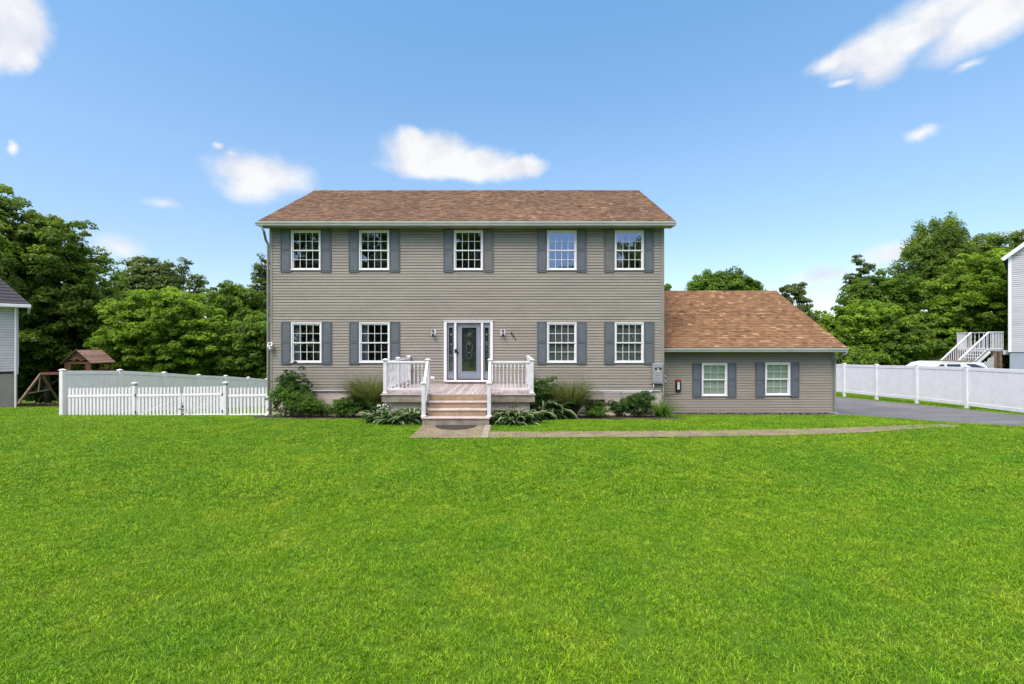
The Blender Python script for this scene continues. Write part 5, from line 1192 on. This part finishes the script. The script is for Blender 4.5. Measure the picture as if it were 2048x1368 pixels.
cl = [(1900, 10, 230, 60, 12, .55), (1740, 100, 110, 50, 15, .7), (2000, 20, 120, 70, 20, .8), (860, 305, 105, 52), (930, 325, 120, 38), (830, 290, 50, 40), (1035, 335, 62, 24), (905, 335, 150, 26),
      (525, 345, 118, 46, 0, .75), (505, 372, 80, 36, 0, .6), (431, 284, 14, 8, 0, .5), (462, 304, 18, 8, 0, .4),
      (20, 40, 98, 78), (25, 95, 60, 58), (-30, 60, 90, 90), (22, 292, 14, 16, 0, .6),
      (1800, 90, 140, 48, 8, .9), (1760, 120, 75, 60, 20, .8), (1690, 115, 90, 26, 8, .7), (1960, 45, 150, 60, 25, .75), (1850, 20, 150, 18, 10, .35), (1680, 168, 34, 10, 5, .5), (1935, 132, 40, 9, 12, .35), (1850, 266, 42, 14, 0, .5),
      (322, 407, 36, 12, 0, .35), (240, 500, 60, 26, 0, .35), (1790, 505, 100, 26, 5, .5), (1650, 550, 80, 22, 5, .4), (1720, 570, 60, 20, 0, .35), (2030, 470, 60, 24, 0, .6)]
m_ = None
for c in cl:
    v = cloud(*c)
    if m_ is None: m_ = v
    else: m_ = mth('SMOOTH_MAX', m_, v, .12)
edge = mth('ADD', m_, mth('MULTIPLY', mth('SUBTRACT', n2.outputs['Fac'], .5), .36))
alpha = N(nt, 'ShaderNodeMapRange', interpolation_type='SMOOTHSTEP'); nt.links.new(edge, alpha.inputs[0]); alpha.inputs[1].default_value = -.12; alpha.inputs[2].default_value = .50
# unseen broken bright cloud cover, added overhead and behind the camera for soft fill
up = N(nt, 'ShaderNodeMapRange', interpolation_type='SMOOTHSTEP'); nt.links.new(el, up.inputs[0]); nt.links.new(mth('ADD', el, mth('MULTIPLY', mth('MAXIMUM', mth('SUBTRACT', .3, sp.outputs[1]), 0.0), .26)), up.inputs[0]); up.inputs[1].default_value = R(40); up.inputs[2].default_value = R(58)
dn = N(nt, 'ShaderNodeTexNoise'); dn.inputs['Scale'].default_value = 2.2; dn.inputs['Detail'].default_value = 5; nt.links.new(tc.outputs['Generated'], dn.inputs['Vector'])
dm = N(nt, 'ShaderNodeMapRange', interpolation_type='SMOOTHSTEP'); nt.links.new(dn.outputs['Fac'], dm.inputs[0]); dm.inputs[1].default_value = .30; dm.inputs[2].default_value = .55
over = mth('MULTIPLY', up.outputs[0], dm.outputs[0])
ab = mth('MULTIPLY', alpha.outputs[0], .97); al = mth('MAXIMUM', ab, mth('MULTIPLY', over, .9), clamp=True)
tint = mix(nt, 1.0, sky.outputs[0], ramp(nt, el, [(0, (.80, .72, .76)), (.12, (.88, .88, .90)), (.35, (1.12, 1.2, 1.18)), (.65, (1.05, 1.45, 1.46))]), 'MULTIPLY')
CB = 4.9; CO = 15.5
shade = ramp(nt, wnoise(13, 5, .55, off=(7, 2, 0)).outputs['Fac'], [(.34, (.78, .81, .89)), (.56, (1, 1, 1))])
cm = mix(nt, 1.0, shade, (CB, CB, CB*1.01), 'MULTIPLY')
fin = mix(nt, ab, mix(nt, mth('MULTIPLY', over, .9, clamp=True), tint, (CO*1.09, CO*.98, CO*.93)), cm)
nt.links.new(fin, bg.inputs[0]); bg.inputs[1].default_value = .1

sl_ = bpy.data.lights.new('sun', 'SUN'); sl_.energy = 1.3; sl_.angle = R(24); sl_.color = (1, .955, .88)
so = bpy.data.objects.new('sun', sl_); COL.objects.link(so)
d = Vector((math.sin(SUN_AZ)*math.cos(SUN_EL), math.cos(SUN_AZ)*math.cos(SUN_EL), math.sin(SUN_EL)))
so.rotation_euler = d.to_track_quat('Z', 'Y').to_euler(); so.location = d*50

cd = bpy.data.cameras.new('camera'); co = bpy.data.objects.new('camera', cd); COL.objects.link(co); scn.camera = co
cd.sensor_width = 36; cd.lens = 36*F/2048; cd.clip_end = 9000; cd.clip_start = .05
co.location = (0, 0, H); co.rotation_euler = (math.pi/2, 0, 0)
scn.view_settings.view_transform = 'Standard'; scn.view_settings.look = 'None'; scn.view_settings.exposure = 1.0; scn.view_settings.gamma = 1
scn.render.resolution_x, scn.render.resolution_y = 1024, 684
scn.cycles.max_bounces = 8; scn.cycles.transparent_max_bounces = 16; scn.cycles.use_denoising = True; scn.cycles.denoising_prefilter = 'NONE'
